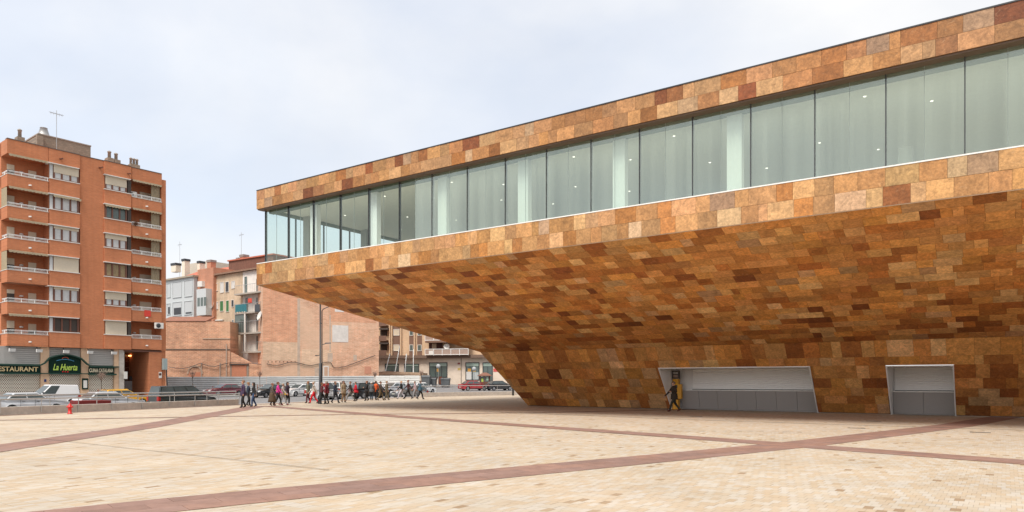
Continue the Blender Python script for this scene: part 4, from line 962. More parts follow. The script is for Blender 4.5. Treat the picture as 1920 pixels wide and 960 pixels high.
# grey clad building to its left
GF = Fac(300, 112, 363, 106.5); g = GF
gh = thing('clad_house', 'house with pale grey panel cladding between the brick block and the beige house', 'house', g.p(3, 0, 1))
MGB = mat('pale_cladding', (.54, .57, .57), .6, .06); MGL = mat('shutter_grey', (.50, .52, .52), .5, .05)
zt = g.z(363, 519)
g.ones('wall', MGB, gh, 0, g.s(363), .5, zt, -9, 0); g.ones('roof', mat('tan_roof', (.36, .30, .23), .9, .2), gh, -.3, g.s(365), zt+.002, zt+.25, -9, .3)
BRM = brick_mat('red_brick_mid', MF.t, (.56, .23, .13), (.50, .20, .11), (.46, .28, .2), .26, .075, .2)
gs2 = g.s(393); g.ones('brick_return', BRM, gh, g.s(363.2), gs2, .5, g.z(375, 503), -9, -.6)
for x0, x1, y0, y1 in ((313, 320, 531, 558), (324, 341, 528, 558), (346, 361, 525, 556), (313, 320, 569, 590), (324, 341, 566, 592), (346, 361, 564, 590)):
    w = opening(g, gh, x0, x1, y0, y1, MGL, 0, .08, 'panel_window', MGB)
    if y1 > 580:
        g.one('lower_pane', M_DARK, w, x0+2, x1-(2 if x1 > 345 else 1), g.z(x0, y1-1), g.z(x0, y1-(4 if x0 == 346 else 14)), .013, .03)
bw = g.one('glazed_bay', MATS['pale_cladding'], gh, 368.5, 386, g.z(375, 592), g.z(375, 543), -.6, .35)
for x in (370, 376, 382): g.one('bay_pane', SHOPGLASS, bw, x, x+4.5, g.z(375, 575), g.z(375, 559), .351, .37)
g.one('boiler_box', M_TRIM, gh, 370, 378.5, g.z(374, 537), g.z(374, 527), -.6, -.1)
# red roofed building behind both
RF = Fac(338, 125, 500, 112); r_ = RF
rh = thing('red_roof_house', 'brick house with red roof edge and chimneys behind the beige house', 'house', r_.p(8, 0, 1.3))
zt = r_.z(420, 500)
r_.ones('wall', BRM, rh, 0, r_.L+2, 1, zt-1.4, -9, 0); b = MB(); b.hexa([r_.p(-.5, .9, zt-1.6), r_.p(r_.s(432), .9, zt-1.6), r_.p(r_.s(432), -4, zt+.5), r_.p(-.5, -4, zt+.5), r_.p(-.5, .9, zt-1.25), r_.p(r_.s(432), .9, zt-1.25), r_.p(r_.s(432), -4, zt+.9), r_.p(-.5, -4, zt+.9)]); b.build('roof', mat('red_tiles', (.46, .14, .085), .9, .25, 4), rh)
r_.ones('upper_wall', mat('brown_cladding', (.17, .075, .05), .9, .2, 3), rh, r_.s(432), r_.L+2, zt-1.3, zt+.65, -9, .3); r_.ones('roof_edge', MATS['red_tiles'], rh, r_.s(431), r_.L+2.2, zt+.652, zt+.85, -9, .5)
for x in (394, 414): opening(r_, rh, x, x+11, 508, 515, M_DARK, 0)
for i, (x, y, h, w, mm, lb) in enumerate(((348.5, 486, 3.4, .9, 'pale', 'tall pale chimney with a black cap over the grey clad house'), (396.5, 488, 2.4, 1.1, 'brick', 'brick chimney with a flat cap on the red roof'), (458, 478, 2.6, 1.0, 'brick', 'large brick chimney at the high right end of the red roof'), (450, 484, 1.8, .5, 'brick', 'small brick chimney beside the large one on the red roof'), (330, 494, 1.6, 1.5, 'pale', 'low wide pale chimney with black cap left of the tall pale one'), (377, 490, 1.8, .7, 'pale', 'short pale chimney with black cap between the tall pale one and the brick one'))):
    o = -2.5; t = thing('chimney', lb, 'chimney', r_.p(r_.s(x, o), o, r_.z(x, y, o)-h), 0, 'chimneys on the roofs'); s = r_.s(x, o); zz = r_.z(x, y, o)
    r_.ones('stack', {'pale': mat('pale_stack', (.75, .66, .53), .8), 'brick': BRM}[mm], t, s-w/2, s+w/2, zz-h, zz-.4, o-.5, o+.5); r_.ones('cap', M_DARK if mm == 'pale' else mat('cap_grey', (.25, .22, .2), .8), t, s-w/2-.08, s+w/2+.08, zz-.398, zz, o-.58, o+.58)
b = MB(); r_.box(b, -8, r_.s(392, -6), 12, r_.z(340, 497, -6), -12, -6); tag(b.build('back_house', mat('roof_beige', (.56, .49, .40), .9, .15)), 'plain beige roof block behind the grey clad house', 'house')
pa = r_.p(r_.s(337, -3), -3, zt-2); antenna(pa, r_.z(337, 453, -3)-zt+2, 'thin aerial over the grey clad house', r_.t); pa = r_.p(r_.s(452.5, -3), -3, zt); antenna(pa, r_.z(452, 436, -3)-zt, 'thin aerial beside the brick chimneys of the red roof', r_.t)
# big brick party wall
PF = Fac(491.5, 96.2, 706, 104); p_ = PF
PB = brick_mat('old_party_brick', PF.t, (.74, .41, .26), (.64, .31, .18), (.70, .52, .38), .5, .16, .2, (.70, .48, .33), .022, (1.1, 3.2, .34))
pw = thing('party_wall_house', 'tall bare brick party wall with a white patch and a sagging cable', 'house', p_.p(10, 0, .5))
p_.ones('wall', PB, pw, 0, p_.L+.35, .2, 17.8, -12, 0)
for x0, x1, y0, y1 in ((623, 653, 610, 641.5), (628, 645, 579, 585)): p_.one('plaster_patch', mat('white_plaster', (.68, .63, .58), .9, .15, 2, bump=.3), pw, x0, x1, p_.z(638, y1), p_.z(638, y0), 0, .03)
for x, y0, y1, w in ((560, 560, 706, .35), (619, 590, 660, .18), (619, 662, 678, .7), (598, 690, 706, 1.2), (666, 665, 676, .5)):
    s = p_.s(x); p_.ones('plaster_scar', mat('scar_plaster', (.52, .40, .31), .9, .2, 2), pw, s-w/2, s+w/2, p_.z(x, y1), p_.z(x, y0), 0, .02)
RB = brick_mat('redder_brick', PF.t, (.74, .35, .20), (.64, .28, .15), (.64, .44, .31), .5, .16, .15, None, .022, (1.1, 3.2, .3)); YB = brick_mat('paler_brick', PF.t, (.74, .50, .33), (.66, .42, .27), (.70, .54, .40), .5, .16, .15, None, .022, (1.1, 3.2, .3))
for x0, x1, y0, y1, mm in ((493, 561, 500, 641, RB), (493, 561, 641.5, 676, YB), (620, 705, 560, 604, RB), (566, 622, 655, 690, YB)): p_.one('rebuilt_brickwork', mm, pw, x0, x1, p_.z((x0+x1)/2, y1), min(17.7, p_.z((x0+x1)/2, y0)), 0, .012)
p_.one('blocked_door', M_TRIM, pw, 606, 616.5, p_.z(610, 706), p_.z(610, 686), 0, .05); p_.one('door_leaf', mat('door_tan', (.55, .36, .25), .8), pw, 608, 614.5, p_.z(610, 706), p_.z(610, 688), .051, .07)
p_.one('blocked_window', mat('new_brick', (.55, .26, .17), .9), pw, 684, 696, p_.z(690, 701), p_.z(690, 687), 0, .03)
for i in range(9): 
    x = 502+i*7.2; p_.one('beam_hole', M_DOOR, pw, x, x+1.8, p_.z(x, 679.5), p_.z(x, 677.5), 0, .008)
b = MB(); pts = []
for i in range(40):
    x = 500+i*5.2; t_ = i/39
    y = 682+3*math.sin(i*.5) if x < 620 else (686+4*(1-((x-632)/12)**2) if x < 645 else 688-(x-645)*.37)
    pts.append(p_.p(p_.s(x), .12, p_.z(x, y)))
b.tube(pts, .045, 5); b.build('cable', M_DARK, pw)
# low old brick wall in front, stepping down to the right
OB = Fac(300, 97, 470, 97); ob = OB
OBR = brick_mat('rough_brick', OB.t, (.64, .30, .165), (.52, .23, .13), (.62, .43, .30), .5, .17, .3, (.60, .38, .24), .03, (1.0, 3.0, .45))
ow = thing('ruined_wall', 'old rough brick wall with stepped top and blocked arch beside the brick block', 'wall', ob.p(6, 0, .3))
ob.ones('wall', OBR, ow, 0, ob.s(431.5), .2, ob.z(370, 603), -3, 0); ob.ones('wall', OBR, ow, ob.s(431.6), ob.s(512), .2, ob.z(450, 682), -3, -.1)
b = MB(); q = [ob.p(ob.s(431.6), -.1, ob.z(450, 682)), ob.p(ob.s(473), -.1, ob.z(450, 682)), ob.p(ob.s(432), -.1, ob.z(432, 660))]; b.prism(q, ob.n*-.5); b.build('sloping_top', OBR, ow)
b = MB(); b.hexa([ob.p(0, 0, ob.z(350, 603)), ob.p(ob.s(386), 0, ob.z(350, 603)), ob.p(ob.s(386), -3, ob.z(350, 592)), ob.p(0, -3, ob.z(350, 592)), ob.p(0, 0.1, ob.z(350, 602)), ob.p(ob.s(386), .1, ob.z(350, 602)), ob.p(ob.s(386), -3, ob.z(350, 590)), ob.p(0, -3, ob.z(350, 590))]); b.build('tile_slope', mat('old_tile_slope', (.27, .12, .075), .9, .3, 5), ow)
ob.ones('string_course', mat('course_dark', (.16, .12, .09), .9), ow, 0, ob.s(431), ob.z(370, 656), ob.z(370, 654), 0, .08)
ob.ones('string_course', mat('course_pale', (.45, .33, .24), .9), ow, ob.s(380), ob.s(431), ob.z(370, 636), ob.z(370, 634), 0, .08)
for x in (377, 412, 424): ob.ones('drain_pipe', mat('pipe_tan', (.42, .32, .25), .8), ow, ob.s(x), ob.s(x)+.14, .3, ob.z(x, 680 if x != 424 else 645), 0, .1)
ob.one('blocked_opening', mat('infill_brick', (.52, .21, .12), .9), ow, 434, 462, .3, ob.z(448, 685), -.1, -.06); ob.one('lintel', mat('lintel_dark', (.10, .08, .07), .9), ow, 430, 466, ob.z(448, 684), ob.z(448, 682), -.1, .06)
for xa in (430.5, 462.5): ob.one('jamb', mat('jamb_grey', (.30, .24, .19), .9), ow, xa, xa+3.6, .3, ob.z(448, 685), -.1, -.03)
b = MB(); n = 10; c = ob.s(366); pr = [ob.p(c+1.0*math.cos(q), .03, ob.z(366, 701)+1.1*math.sin(q)) for q in np.linspace(0, math.pi, n)]
for a, d in zip(pr, pr[1:]): b.bar(a, d, .08, .2)
b.build('arch_ring', mat('arch_pale', (.50, .36, .26), .9), ow); ob.ones('arch_infill', MATS['infill_brick'], ow, c-.92, c+.92, .3, ob.z(366, 698), 0, .02); ob.one('lintel', MATS['lintel_dark'], ow, 356, 375, ob.z(366, 689), ob.z(366, 687), 0, .06)
b = MB(); pts = [ob.p(ob.s(x), .25, ob.z(x, y)) for x, y in ((318, 688), (330, 690), (345, 691), (362, 687), (377, 681), (392, 686), (405, 687), (424, 682), (434, 680), (470, 681), (500, 684))]; b.tube(pts, .04, 5); b.build('cable', M_DARK, ow)
# tan building at the right
TF = Fac(700, 122, 1000, 116); t_ = TF
TB = brick_mat('tan_brick', TF.t, (.68, .47, .29), (.62, .42, .26), (.58, .43, .30), .26, .075, .12)
tb = thing('corner_building', 'tan brick building with shop fronts and long balcony glimpsed under the theatre', 'building', t_.p(12, 0, 1.3))
zg = 1.2; z1 = t_.z(800, 669)
M_STN = mat('pale_stone', (.68, .57, .46), .85, .14, 1.2); M_BRN = mat('brown_panel', (.20, .115, .08), .8, .08)
t_.ones('ground_floor', M_STN, tb, 0, t_.L+8, zg-.3, z1, -12, 0)
t_.ones('upper_wall', TB, tb, .2, t_.L+8, z1+.002, z1+16, -12, -.35)
t_.ones('cornice', mat('cornice_brown', (.17, .11, .08), .85), tb, -.1, t_.L+8, z1-.25, z1+.25, -.3, .8)
# glazed bays
for x0, x1, y0, y1, sp in ((722, 748, 682, 697, 1), (758, 786, 682, 704, 1), (805, 839, 679.5, 708, 2), (873, 899, 679.5, 713, 1), (905, 924, 679.5, 716, 1)):
    w = opening(t_, tb, x0, x1, y0, y1, SHOPGLASS, 0, .1, 'shop_window', M_DARK, .12)
    t_.one('blind', mat('blind_green', (.33, .42, .36), .7), w, x0+.8, x1-.8, t_.z((x0+x1)/2, y0+(7 if x0 > 800 else 4)), t_.z((x0+x1)/2, y0+.6), .02, .05)
    for i in range(sp): 
        xx = x0+(x1-x0)*(i+1)/(sp+1); t_.one('glazing_bar', M_DARK, w, xx-.35, xx+.35, t_.z(xx, y1-1), t_.z(xx, y0+8), .02, .09)
for x0, x1, y0, y1, cc in ((873.5, 884, 697, 713, 'white'), (877, 883, 691, 697, 'orange'), (886, 892, 692, 697, 'ochre'), (886, 898, 698, 712.5, 'mist'), (819, 823, 691, 697, 'orange')):
    t_.one('poster', mat('poster_'+cc, {'white': (.6, .58, .55), 'orange': (.6, .3, .05), 'ochre': (.5, .33, .1), 'mist': (.4, .43, .42)}[cc], .6), tb, x0, x1, t_.z(x0, y1), t_.z(x0, y0), .02, .03)
t_.one('red_poster', mat('poster_red', (.55, .08, .07), .6), tb, 925, 936, t_.z(930, 697), t_.z(930, 691), 0, .03)
t_.one('yellow_notice', mat('notice_yellow', (.55, .40, .12), .6), tb, 858, 863.5, t_.z(860, 694), t_.z(860, 690), 0, .04); t_.one('red_notice', mat('notice_maroon', (.25, .06, .05), .6), tb, 858, 862.5, t_.z(860, 683), t_.z(860, 680), 0, .04)
t_.one('drain_pipe', mat('pipe_brown', (.3, .24, .19), .8), tb, 864, 865.2, zg, z1-.2, 0, .1)
# upper storeys: brown spandrels with windows, balconies left and right
def col_win(x0, x1, ys):
    for (y0, y1) in ys: opening(t_, tb, x0, x1, y0, y1, M_CREAM if R.random() < .4 else SHOPGLASS, -.35, .06, 'window', M_TRIM, .08)
for x0, x1 in ((736, 748.5), (766, 774.5), (781, 790)):
    t_.ones('spandrel_strip', M_BRN, tb, t_.s(x0), t_.s(x1), z1+.26, z1+15, -.36, -.3)
    for yy0 in (644, 615, 586): opening(t_, tb, x0+.6, x1-.6, yy0+2, yy0+14, (M_CREAM if x0 < 740 else SHOPGLASS), -.3, .05, 'window', M_TRIM, .08)
for x in (730, 733.5, 750.5, 776): t_.ones('brick_fin', TB, tb, t_.s(x), t_.s(x)+.2, z1+.26, z1+15, -.349, .1)
for yt, yb in ((657, 668), (630, 640), (602, 612)):
    zz0, zz1 = t_.z(720, yb), t_.z(720, yt)
    b = MB(); t_.box(b, t_.s(711), t_.s(727), zz0, zz0+.2, -.35, .75); t_.box(b, t_.s(711), t_.s(727), zz0+.2, zz1, .6, .7); b.build('balcony', M_BRN, tb)
    t_.one('balcony_door', M_DOOR, tb, 713, 726, zz1, t_.z(720, yt-12), -.349, -.3)
    t_.one('awning_box', mat('awning_dark', (.09, .07, .06), .9), tb, 711, 727, t_.z(720, yt-14.5), t_.z(720, yt-11.5), -.34, .6)
# long terrace balcony
for yb in (667, 640):
    zz0, zz1 = t_.z(850, yb), t_.z(850, yb-12)
    g_ = t_.one('balcony', M_BRN, tb, 797, 880, zz0-.25 if yb < 660 else zz0+.06, zz0+.08, -.35, 1.5); b = MB(); s0, s1 = t_.s(797, 1.45), t_.s(878, 1.45)
    for z_ in (zz0+.15, zz1): b.bar(t_.p(s0, 1.45, z_), t_.p(s1, 1.45, z_), .09)
    for s in np.linspace(s0, s1, 6): b.bar(t_.p(s, 1.45, zz0), t_.p(s, 1.45, zz1), .08)
    b.build('railing', M_WHITE, g_); b = MB(); t_.box(b, s0+.05, s1-.05, zz0+.2, zz1-.06, 1.42, 1.44); b.build('railing_panel', mat('panel_dust', (.36, .26, .21), .6), g_)
    t_.one('recess_wall', mat('recess_plum', (.11, .05, .045), .8), tb, 804, 830, zz0+.1, zz0+2.6, -.349, -.3); t_.one('terrace_shutter', M_CREAM, tb, 810, 818, zz0+1.0, zz0+2.1, -.3, -.25); t_.one('white_box', M_TRIM, tb, 804, 812, zz0+.1, zz0+.8, 1.46, 1.6) if yb == 667 else None
dish(t_.p(t_.s(837, 1), .9, t_.z(837, 650)), .5, (t_.n+Vector((.3, 0, .4))).normalized(), 'white satellite dish on the long balcony of the tan building')
# ------------------------------------------------------------------ hoarding
HF = [(312, 85), (500, 91), (640, 97), (787, 104)]
hp = [Vector(((x-CX)/F*D, D, 0)) for x, D in HF]; hd = thing('metal_hoarding', 'long ribbed sheet metal hoarding, grey at left and white at right', 'hoarding', hp[1])
M_SHEET = mat('zinc_sheet', (.50, .51, .495), .5, .14, .8, .0); M_WSHEET = mat('white_sheet', (.80, .78, .72), .55, .1, .8)
npan = 0
for (a, c), ti in zip(zip(hp, hp[1:]), range(3)):
    L = (c-a).length; k = int(L/2.4); d = (c-a)/k; nn = Vector((d.y, -d.x, 0)).normalized()
    if nn.dot(a) > 0: nn = -nn
    for i in range(k):
        q0 = a+d*i; q1 = a+d*(i+1)*1.0-d*.01; zt0 = 2.28+.32*((q0.y-85)/19) if True else 0; zb = zs(q0.y)-.1; b = MB(); vs = []; n = 9; 
        for j in range(n*2+1):
            z = zb+(zt0-zb)*j/(n*2); off = .05*(j % 2)+R.uniform(-.004, .004)
            vs += [q0+nn*off+Vector((0, 0, z)), q1+nn*off+Vector((0, 0, z))]
        b.add(vs, [(2*j, 2*j+1, 2*j+3, 2*j+2) for j in range(n*2)]); white = (q0.x*F/q0.y+CX) > 690
        o = b.build('sheet', M_WSHEET if white else M_SHEET, hd); so_ = o.modifiers.new('t', 'SOLIDIFY'); so_.thickness = .012
# ------------------------------------------------------------------ low wall, railings, kerb
def edge_pt(Y): return Vector((xl(Y), Y, 0))
def low_wall(name, label, ys, h, z0f, zb):
    t = thing(name, label, 'wall', edge_pt(ys[0]), 0, 'low walls along the street edge of the plaza')
    pts = [edge_pt(y) for y in ys]
    for a, c in zip(pts, pts[1:]):
        L = (c-a).length; k = max(1, int(L/4)); d = (c-a)/k; nn = Vector((-d.y, d.x, 0)).normalized()
        for i in range(k):
            p, q = a+d*i+d.normalized()*.006, a+d*(i+1)-d.normalized()*.006
            zt0, zt1 = z0f(p.y)+h, z0f(q.y)+h; b = MB()
            b.hexa([p+Vector((0, 0, zb)), q+Vector((0, 0, zb)), q+nn*.32+Vector((0, 0, zb)), p+nn*.32+Vector((0, 0, zb)), p+Vector((0, 0, zt0)), q+Vector((0, 0, zt1)), q+nn*.32+Vector((0, 0, zt1)), p+nn*.32+Vector((0, 0, zt0))]); b.build('wall_block', M_CONC, t, bevel=.015)
    return t
def handrail(label, ys, z0f, off, zA, zB, step=2.1):
    t = thing('handrail', label, 'railing', edge_pt(ys[0]), 0, 'steel railings along the low walls')
    ms = mat('steel_rail', (.50, .49, .47), .35, .06, 6, .7)
    pts = rs_line([(edge_pt(y).x, y) for y in ys], step); nn0 = None; tops = []
    for i, p in enumerate(pts):
        d = (pts[min(i+1, len(pts)-1)]-pts[max(0, i-1)]).normalized(); nn = Vector((-d.y, d.x, 0)); q = p+nn*off; z = z0f(p.y)
        tops.append(q+Vector((0, 0, z+zB))); b = MB(); b.tube([q+Vector((0, 0, z+zA)), q+Vector((0, 0, z+zB))], .025, 6); b.build('post', ms, t)
    b = MB(); b.tube(tops, .04, 8); b.build('rail', ms, t)
low_wall('low_wall', 'long low concrete wall on the left edge of the plaza behind the hydrant', (20, 36.4, 53), .42, zp, -.5)
handrail('steel handrail on the plaza face of the left low wall', (20, 36.4, 53), zp, -.06, .1, .82)
handrail('second steel handrail on the street side of the left low wall', (20, 36.4, 53), zp, .28, .42, 1.0, 2.6)
low_wall('low_wall', 'short low concrete wall on the far right of the plaza beside the theatre', (75.2, 84, 88), .42, zp, -.3)
handrail('steel handrail along the far right low wall by the red car', (75.2, 84, 88), zp, .15, .38, 1.12, 1.9)
b = MB(); pts = [edge_pt(y) for y in (53, 60, 68, 76)]
for a, c in zip(pts, pts[1:]):
    nn = Vector((-(c-a).y, (c-a).x, 0)).normalized()
    b.hexa([a+Vector((0, 0, -.5)), c+Vector((0, 0, -.5)), c+nn*.3+Vector((0, 0, -.5)), a+nn*.3+Vector((0, 0, -.5)), a+Vector((0, 0, zp(a.y)+.012)), c+Vector((0, 0, zp(c.y)+.012)), c+nn*.3+Vector((0, 0, zp(c.y)+.012)), a+nn*.3+Vector((0, 0, zp(a.y)+.012))])
tag(b.build('kerb', M_CONC), 'pale kerb at the street edge behind the walkers', None, None, 'structure')
q = G_ = Vector((*gpx(962, 740.5), 0)); D = 80.0; q = P(962, 740, D); q.z = zp(D)
b = MB(); b.lathe([(0, 0), (.12, 0), (.12, .82), (.1, .9), (.06, .93), (0, .94)], q, 12); tag(b.build('bollard', M_DARK), 'short black bollard at the right end of the far low wall', 'bollard')
# hydrant
hx, hy = gpx(131, 776.3); t = thing('fire_hydrant', 'small red fire hydrant on the plaza by the left low wall', 'hydrant', (hx, hy, .003)); b = MB()
b.lathe([(0, 0), (.13, 0), (.13, .04), (.085, .05), (.085, .34), (.12, .36), (.12, .40), (.10, .42), (.09, .48), (.05, .52), (.03, .53), (.03, .56), (0, .56)], (0, 0, 0), 14); b.build('barrel', M_RED, t, True)
for sx in (-1, 1):
    b = MB(); b.tube([(sx*.07, 0, .38), (sx*.15, 0, .38)], .05, 8); b.build('outlet', M_RED, t, True)
# ------------------------------------------------------------------ lamp post
lp = P(600.5, 757, 54.5); lz = zp(54.5); lp.z = lz
t = thing('street_lamp', 'dark twin armed street lamp standing among the walkers', 'street lamp', lp)
b = MB(); b.tube([(0, 0, 0), (0, 0, 3.1), (0, 0, 3.12), (0, 0, 10.4)], [.11, .1, .065, .05], 10); b.lathe([(.17, 0), (.17, .05), (.12, .09)], (0, 0, 0), 12); b.build('pole', M_DARK, t, True)
b = MB(); b.tube([(.13, 0, .6), (.13, 0, 7.15), (.25, 0, 7.3), (.78, 0, 7.52)], [.05, .04, .035, .03], 8); b.box((.07, 0, 3.1), (.16, .06, .08)); b.box((.07, 0, 6.2), (.16, .06, .06)); b.build('side_pole', M_DARK, t, True)
for (x, z) in ((.92, 7.53), (.6, 4.66)):
    b = MB(); b.hexa([(x-.22, -.11, z-.05), (x+.22, -.09, z-.01), (x+.22, .09, z-.01), (x-.22, .11, z-.05), (x-.2, -.08, z+.05), (x+.2, -.06, z+.06), (x+.2, .06, z+.06), (x-.2, .08, z+.05)])
    if z < 5: b.bar((.13, 0, 4.55), (.42, 0, 4.63), .05)
    b.build('lamp_head', M_DARK, t, True, bevel=.02)
b = MB(); b.bar((0, 0, 3.75), (-.28, 0, 3.72), .05); b.box((-.3, 0, 3.72), (.16, .14, .07)); b.build('lamp_head', M_DARK, t, True)
# ------------------------------------------------------------------ small bare trees
M_BARK = mat('bark', (.20, .13, .09), .9, .2, 6); M_TWIG = mat('twig', (.33, .22, .17), .9, .2, 6); M_STAKE = mat('stake_red', (.30, .13, .08), .8)
TREES = [(361, 733, 700, 72, .55, 'small bare tree with ball crown at the hoarding by the black van'), (487, 722, 700, 82, .55, 'small bare tree before the grey hoarding above the black hatchback'), (703, 722, 700, 90, .7, 'small bare tree in front of the white hoarding behind the black off-road car'), (790, 716, 698, 98, .6, 'small bare tree at the right end of the white hoarding'), (190, 735, 704, 63, .75, 'thin bare tree in front of the right restaurant shutter')]
for i, (x, yb, yc, D, r, lb) in enumerate(TREES):
    z0 = zs(D)+.02; c = P(x, yc, D); t = thing('street_tree', lb, 'tree', (c.x, D, z0), 0, 'small bare trees along the street')
    h = c.z-z0; b = MB(); b.tube([(0, 0, 0), (.02, .01, h*.5), (0, 0, h*.85), (.02, 0, h)], [.06, .045, .04, .02], 7)
    rr = random.Random(i)
    for k in range(6):
        a = k*1.05; b.tube([(0, 0, h*.82), (math.cos(a)*r*.35, math.sin(a)*r*.35, h*.9+r*.25), (math.cos(a)*r*.6, math.sin(a)*r*.6, h+r*.35)], [.025, .016, .008], 5)
    b.build('trunk', M_BARK, t, True)
    b = MB(); twig_ball(b, Vector((0, 0, h)), r*1.1, 120, i, .006); b.build('crown', M_TWIG, t, True)
    for sx in (-.28, .28):
        b = MB(); b.bar((sx, 0, 0), (sx, 0, 1.35), .06); b.bar((sx, 0, 1.2), (0, 0, 1.22), .035); b.build('stake', M_STAKE, t, True)
# ------------------------------------------------------------------ props, signs, bins, kiosk behind the hoarding
for i, (x0, y0, x1, y1) in enumerate(((715, 704, 731, 664), (736, 704, 749, 650), (757, 704, 762, 664), (775, 703, 775, 655))):
    D = 111+i; a = P(x0, y0+12, D); a.z = zs(D); c = P(x1, y1, D+3); b = MB(); b.tube([a, a.lerp(c, .55), a.lerp(c, .56), c], [.11, .11, .08, .08], 8)
    tag(b.build('steel_prop', M_METAL), ('leftmost leaning steel prop behind the white hoarding', 'longest leaning steel prop, reaching the second window of the tan building', 'short leaning steel prop between the two left shop windows', 'upright steel prop at the right behind the white hoarding')[i], 'prop', 'steel props behind the hoarding')
b = MB(); D = 112; q = [P(700, 704, D), P(793, 704, D-2), P(793, 699, D-2), P(760, 697.5, D-1), P(722, 696, D), P(706, 698, D)]; b.prism([Vector((v.x, v.y, v.z)) for v in q], (0, 6, 0)); b.prism([Vector((v.x, v.y, .9 if k < 2 else 1.6)) for k, v in enumerate(q[:4])], (0, 6, 0))
tag(b.build('earth_mound', mat('earth', (.36, .25, .17), .95, .25, 1.5, bump=.4)), 'brown earth heap behind the white hoarding', None, None, 'structure')
def sign_post(x, y0, D, label):
    p = P(x, 715, D); p.z = zs(D); t = thing('traffic_sign', label, 'traffic sign', p); h = P(x, y0, D).z-p.z
    b = MB(); b.tube([(0, 0, 0), (0, 0, h)], .04, 6); b.build('post', M_METAL, t, True); b = MB(); b.lathe([(0, -.015), (.33, -.015), (.33, .01), (0, .01)], (0, -.06, h-.3), 18, axis='y'); b.build('disc', mat('sign_back', (.38, .39, .40), .5), t, True)
sign_post(821.8, 683, 110, 'grey round traffic sign on a post before the tan building'); sign_post(889, 688, 108, 'small round traffic sign on a post left of the wooden kiosk')
def container(x, yb, D, w, h, label):
    p = P(x, yb, D); p.z = zs(D)-.02; t = thing('rubbish_container', label, 'rubbish container', p, rad(-8), 'grey rubbish containers'); mm = mat('bin_grey', (.11, .12, .125), .6, .08, 4); b = MB()
    b.hexa([(-w/2*.9, -.4, .15), (w/2*.9, -.4, .15), (w/2*.9, .4, .15), (-w/2*.9, .4, .15), (-w/2, -.5, h*.82), (w/2, -.5, h*.82), (w/2, .5, h*.82), (-w/2, .5, h*.82)]); b.build('bin_body', mm, t, True, bevel=.03)
    b = MB(); n = 8; b.prism([(-w/2-.04, -.55+1.1*i/n, h*.83+h*.17*math.sin(math.pi*(.12+.76*i/n))) for i in range(n+1)]+[(-w/2-.04, .55, h*.82), (-w/2-.04, -.55, h*.82)], (w+.08, 0, 0)); b.build('lid', mm, t, True)
    for sx in (-.8, .8):
        b = MB(); b.lathe([(0, -.03), (.1, -.03), (.1, .03), (0, .03)], (sx*w/2*.8, -.35, .1), 10, axis='y'); b.build('wheel', M_TYRE, t, True)
container(799, 719, 110, 1.3, 2.0, 'tall grey container at the end of the white hoarding'); container(810.5, 719, 111, 1.3, 1.55, 'grey rubbish container left of the round traffic sign'); container(835.5, 719, 111.5, 1.35, 1.5, 'grey rubbish container right of the round traffic sign')
b = MB(); p = P(825.5, 719, 112); p.z = 1.2; b.box(p+Vector((0, 0, .7)), (.5, .5, 1.1)); b.box(p+Vector((0, 0, 1.28)), (.58, .58, .07)); b.lathe([(.2, 0), (.22, .15)], p, 10); tag(b.build('litter_bin', mat('bin_rust', (.16, .05, .025), .7)), 'small rust brown bin between the grey containers', 'bin')
# wooden kiosk
D = 108; p = P(908.5, 722, D); p.z = zs(D); t = thing('wooden_kiosk', 'dark wooden kiosk with hipped roof in front of the shop windows', 'kiosk', p, rad(-4)); MWD = mat('dark_wood', (.13, .055, .035), .7, .15, 5)
w = 1.55; b = MB(); b.box((0, .55, .55), (w, 1.1, 1.1)); 
for sx in (-1, 0, 1): b.box((sx*(w/2-.06), .06, 1.5), (.11, .11, .9))
for sx in (-1, 1): b.box((sx*(w/2-.06), 1.04, 1.5), (.11, .11, .9))
b.build('frame', MWD, t, True)
b = MB(); e = w/2+.28; b.add([(-e, -.28, 1.95), (e, -.28, 1.95), (e, 1.38, 1.95), (-e, 1.38, 1.95), (-.25, .45, 2.5), (.25, .45, 2.5), (.25, .65, 2.5), (-.25, .65, 2.5), (-e, -.28, 2.05), (e, -.28, 2.05), (e, 1.38, 2.05), (-e, 1.38, 2.05)], [(3, 2, 1, 0), (0, 1, 9, 8), (1, 2, 10, 9), (2, 3, 11, 10), (3, 0, 8, 11), (8, 9, 5, 4), (9, 10, 6, 5), (10, 11, 7, 6), (11, 8, 4, 7), (4, 5, 6, 7)]); b.build('roof', mat('kiosk_roof', (.20, .09, .06), .8), t, True)
for sx in (-1, 1):
    b = MB(); b.box((sx*w/4, .08, 1.5), (w/2-.16, .03, .8)); b.build('window', SHOPGLASS, t, True); b = MB(); b.box((sx*w/4+.05, .05, 1.45+.1*sx), (.28, .02, .5)); b.build('poster', mat('poster_lime' if sx < 0 else 'poster_mint', (.45, .55, .08) if sx < 0 else (.4, .55, .42), .5), t, True)
    b = MB(); b.box((sx*w/4, -.012, .55), (w/2-.14, .02, .85)); b.build('panel', MWD, t, True)
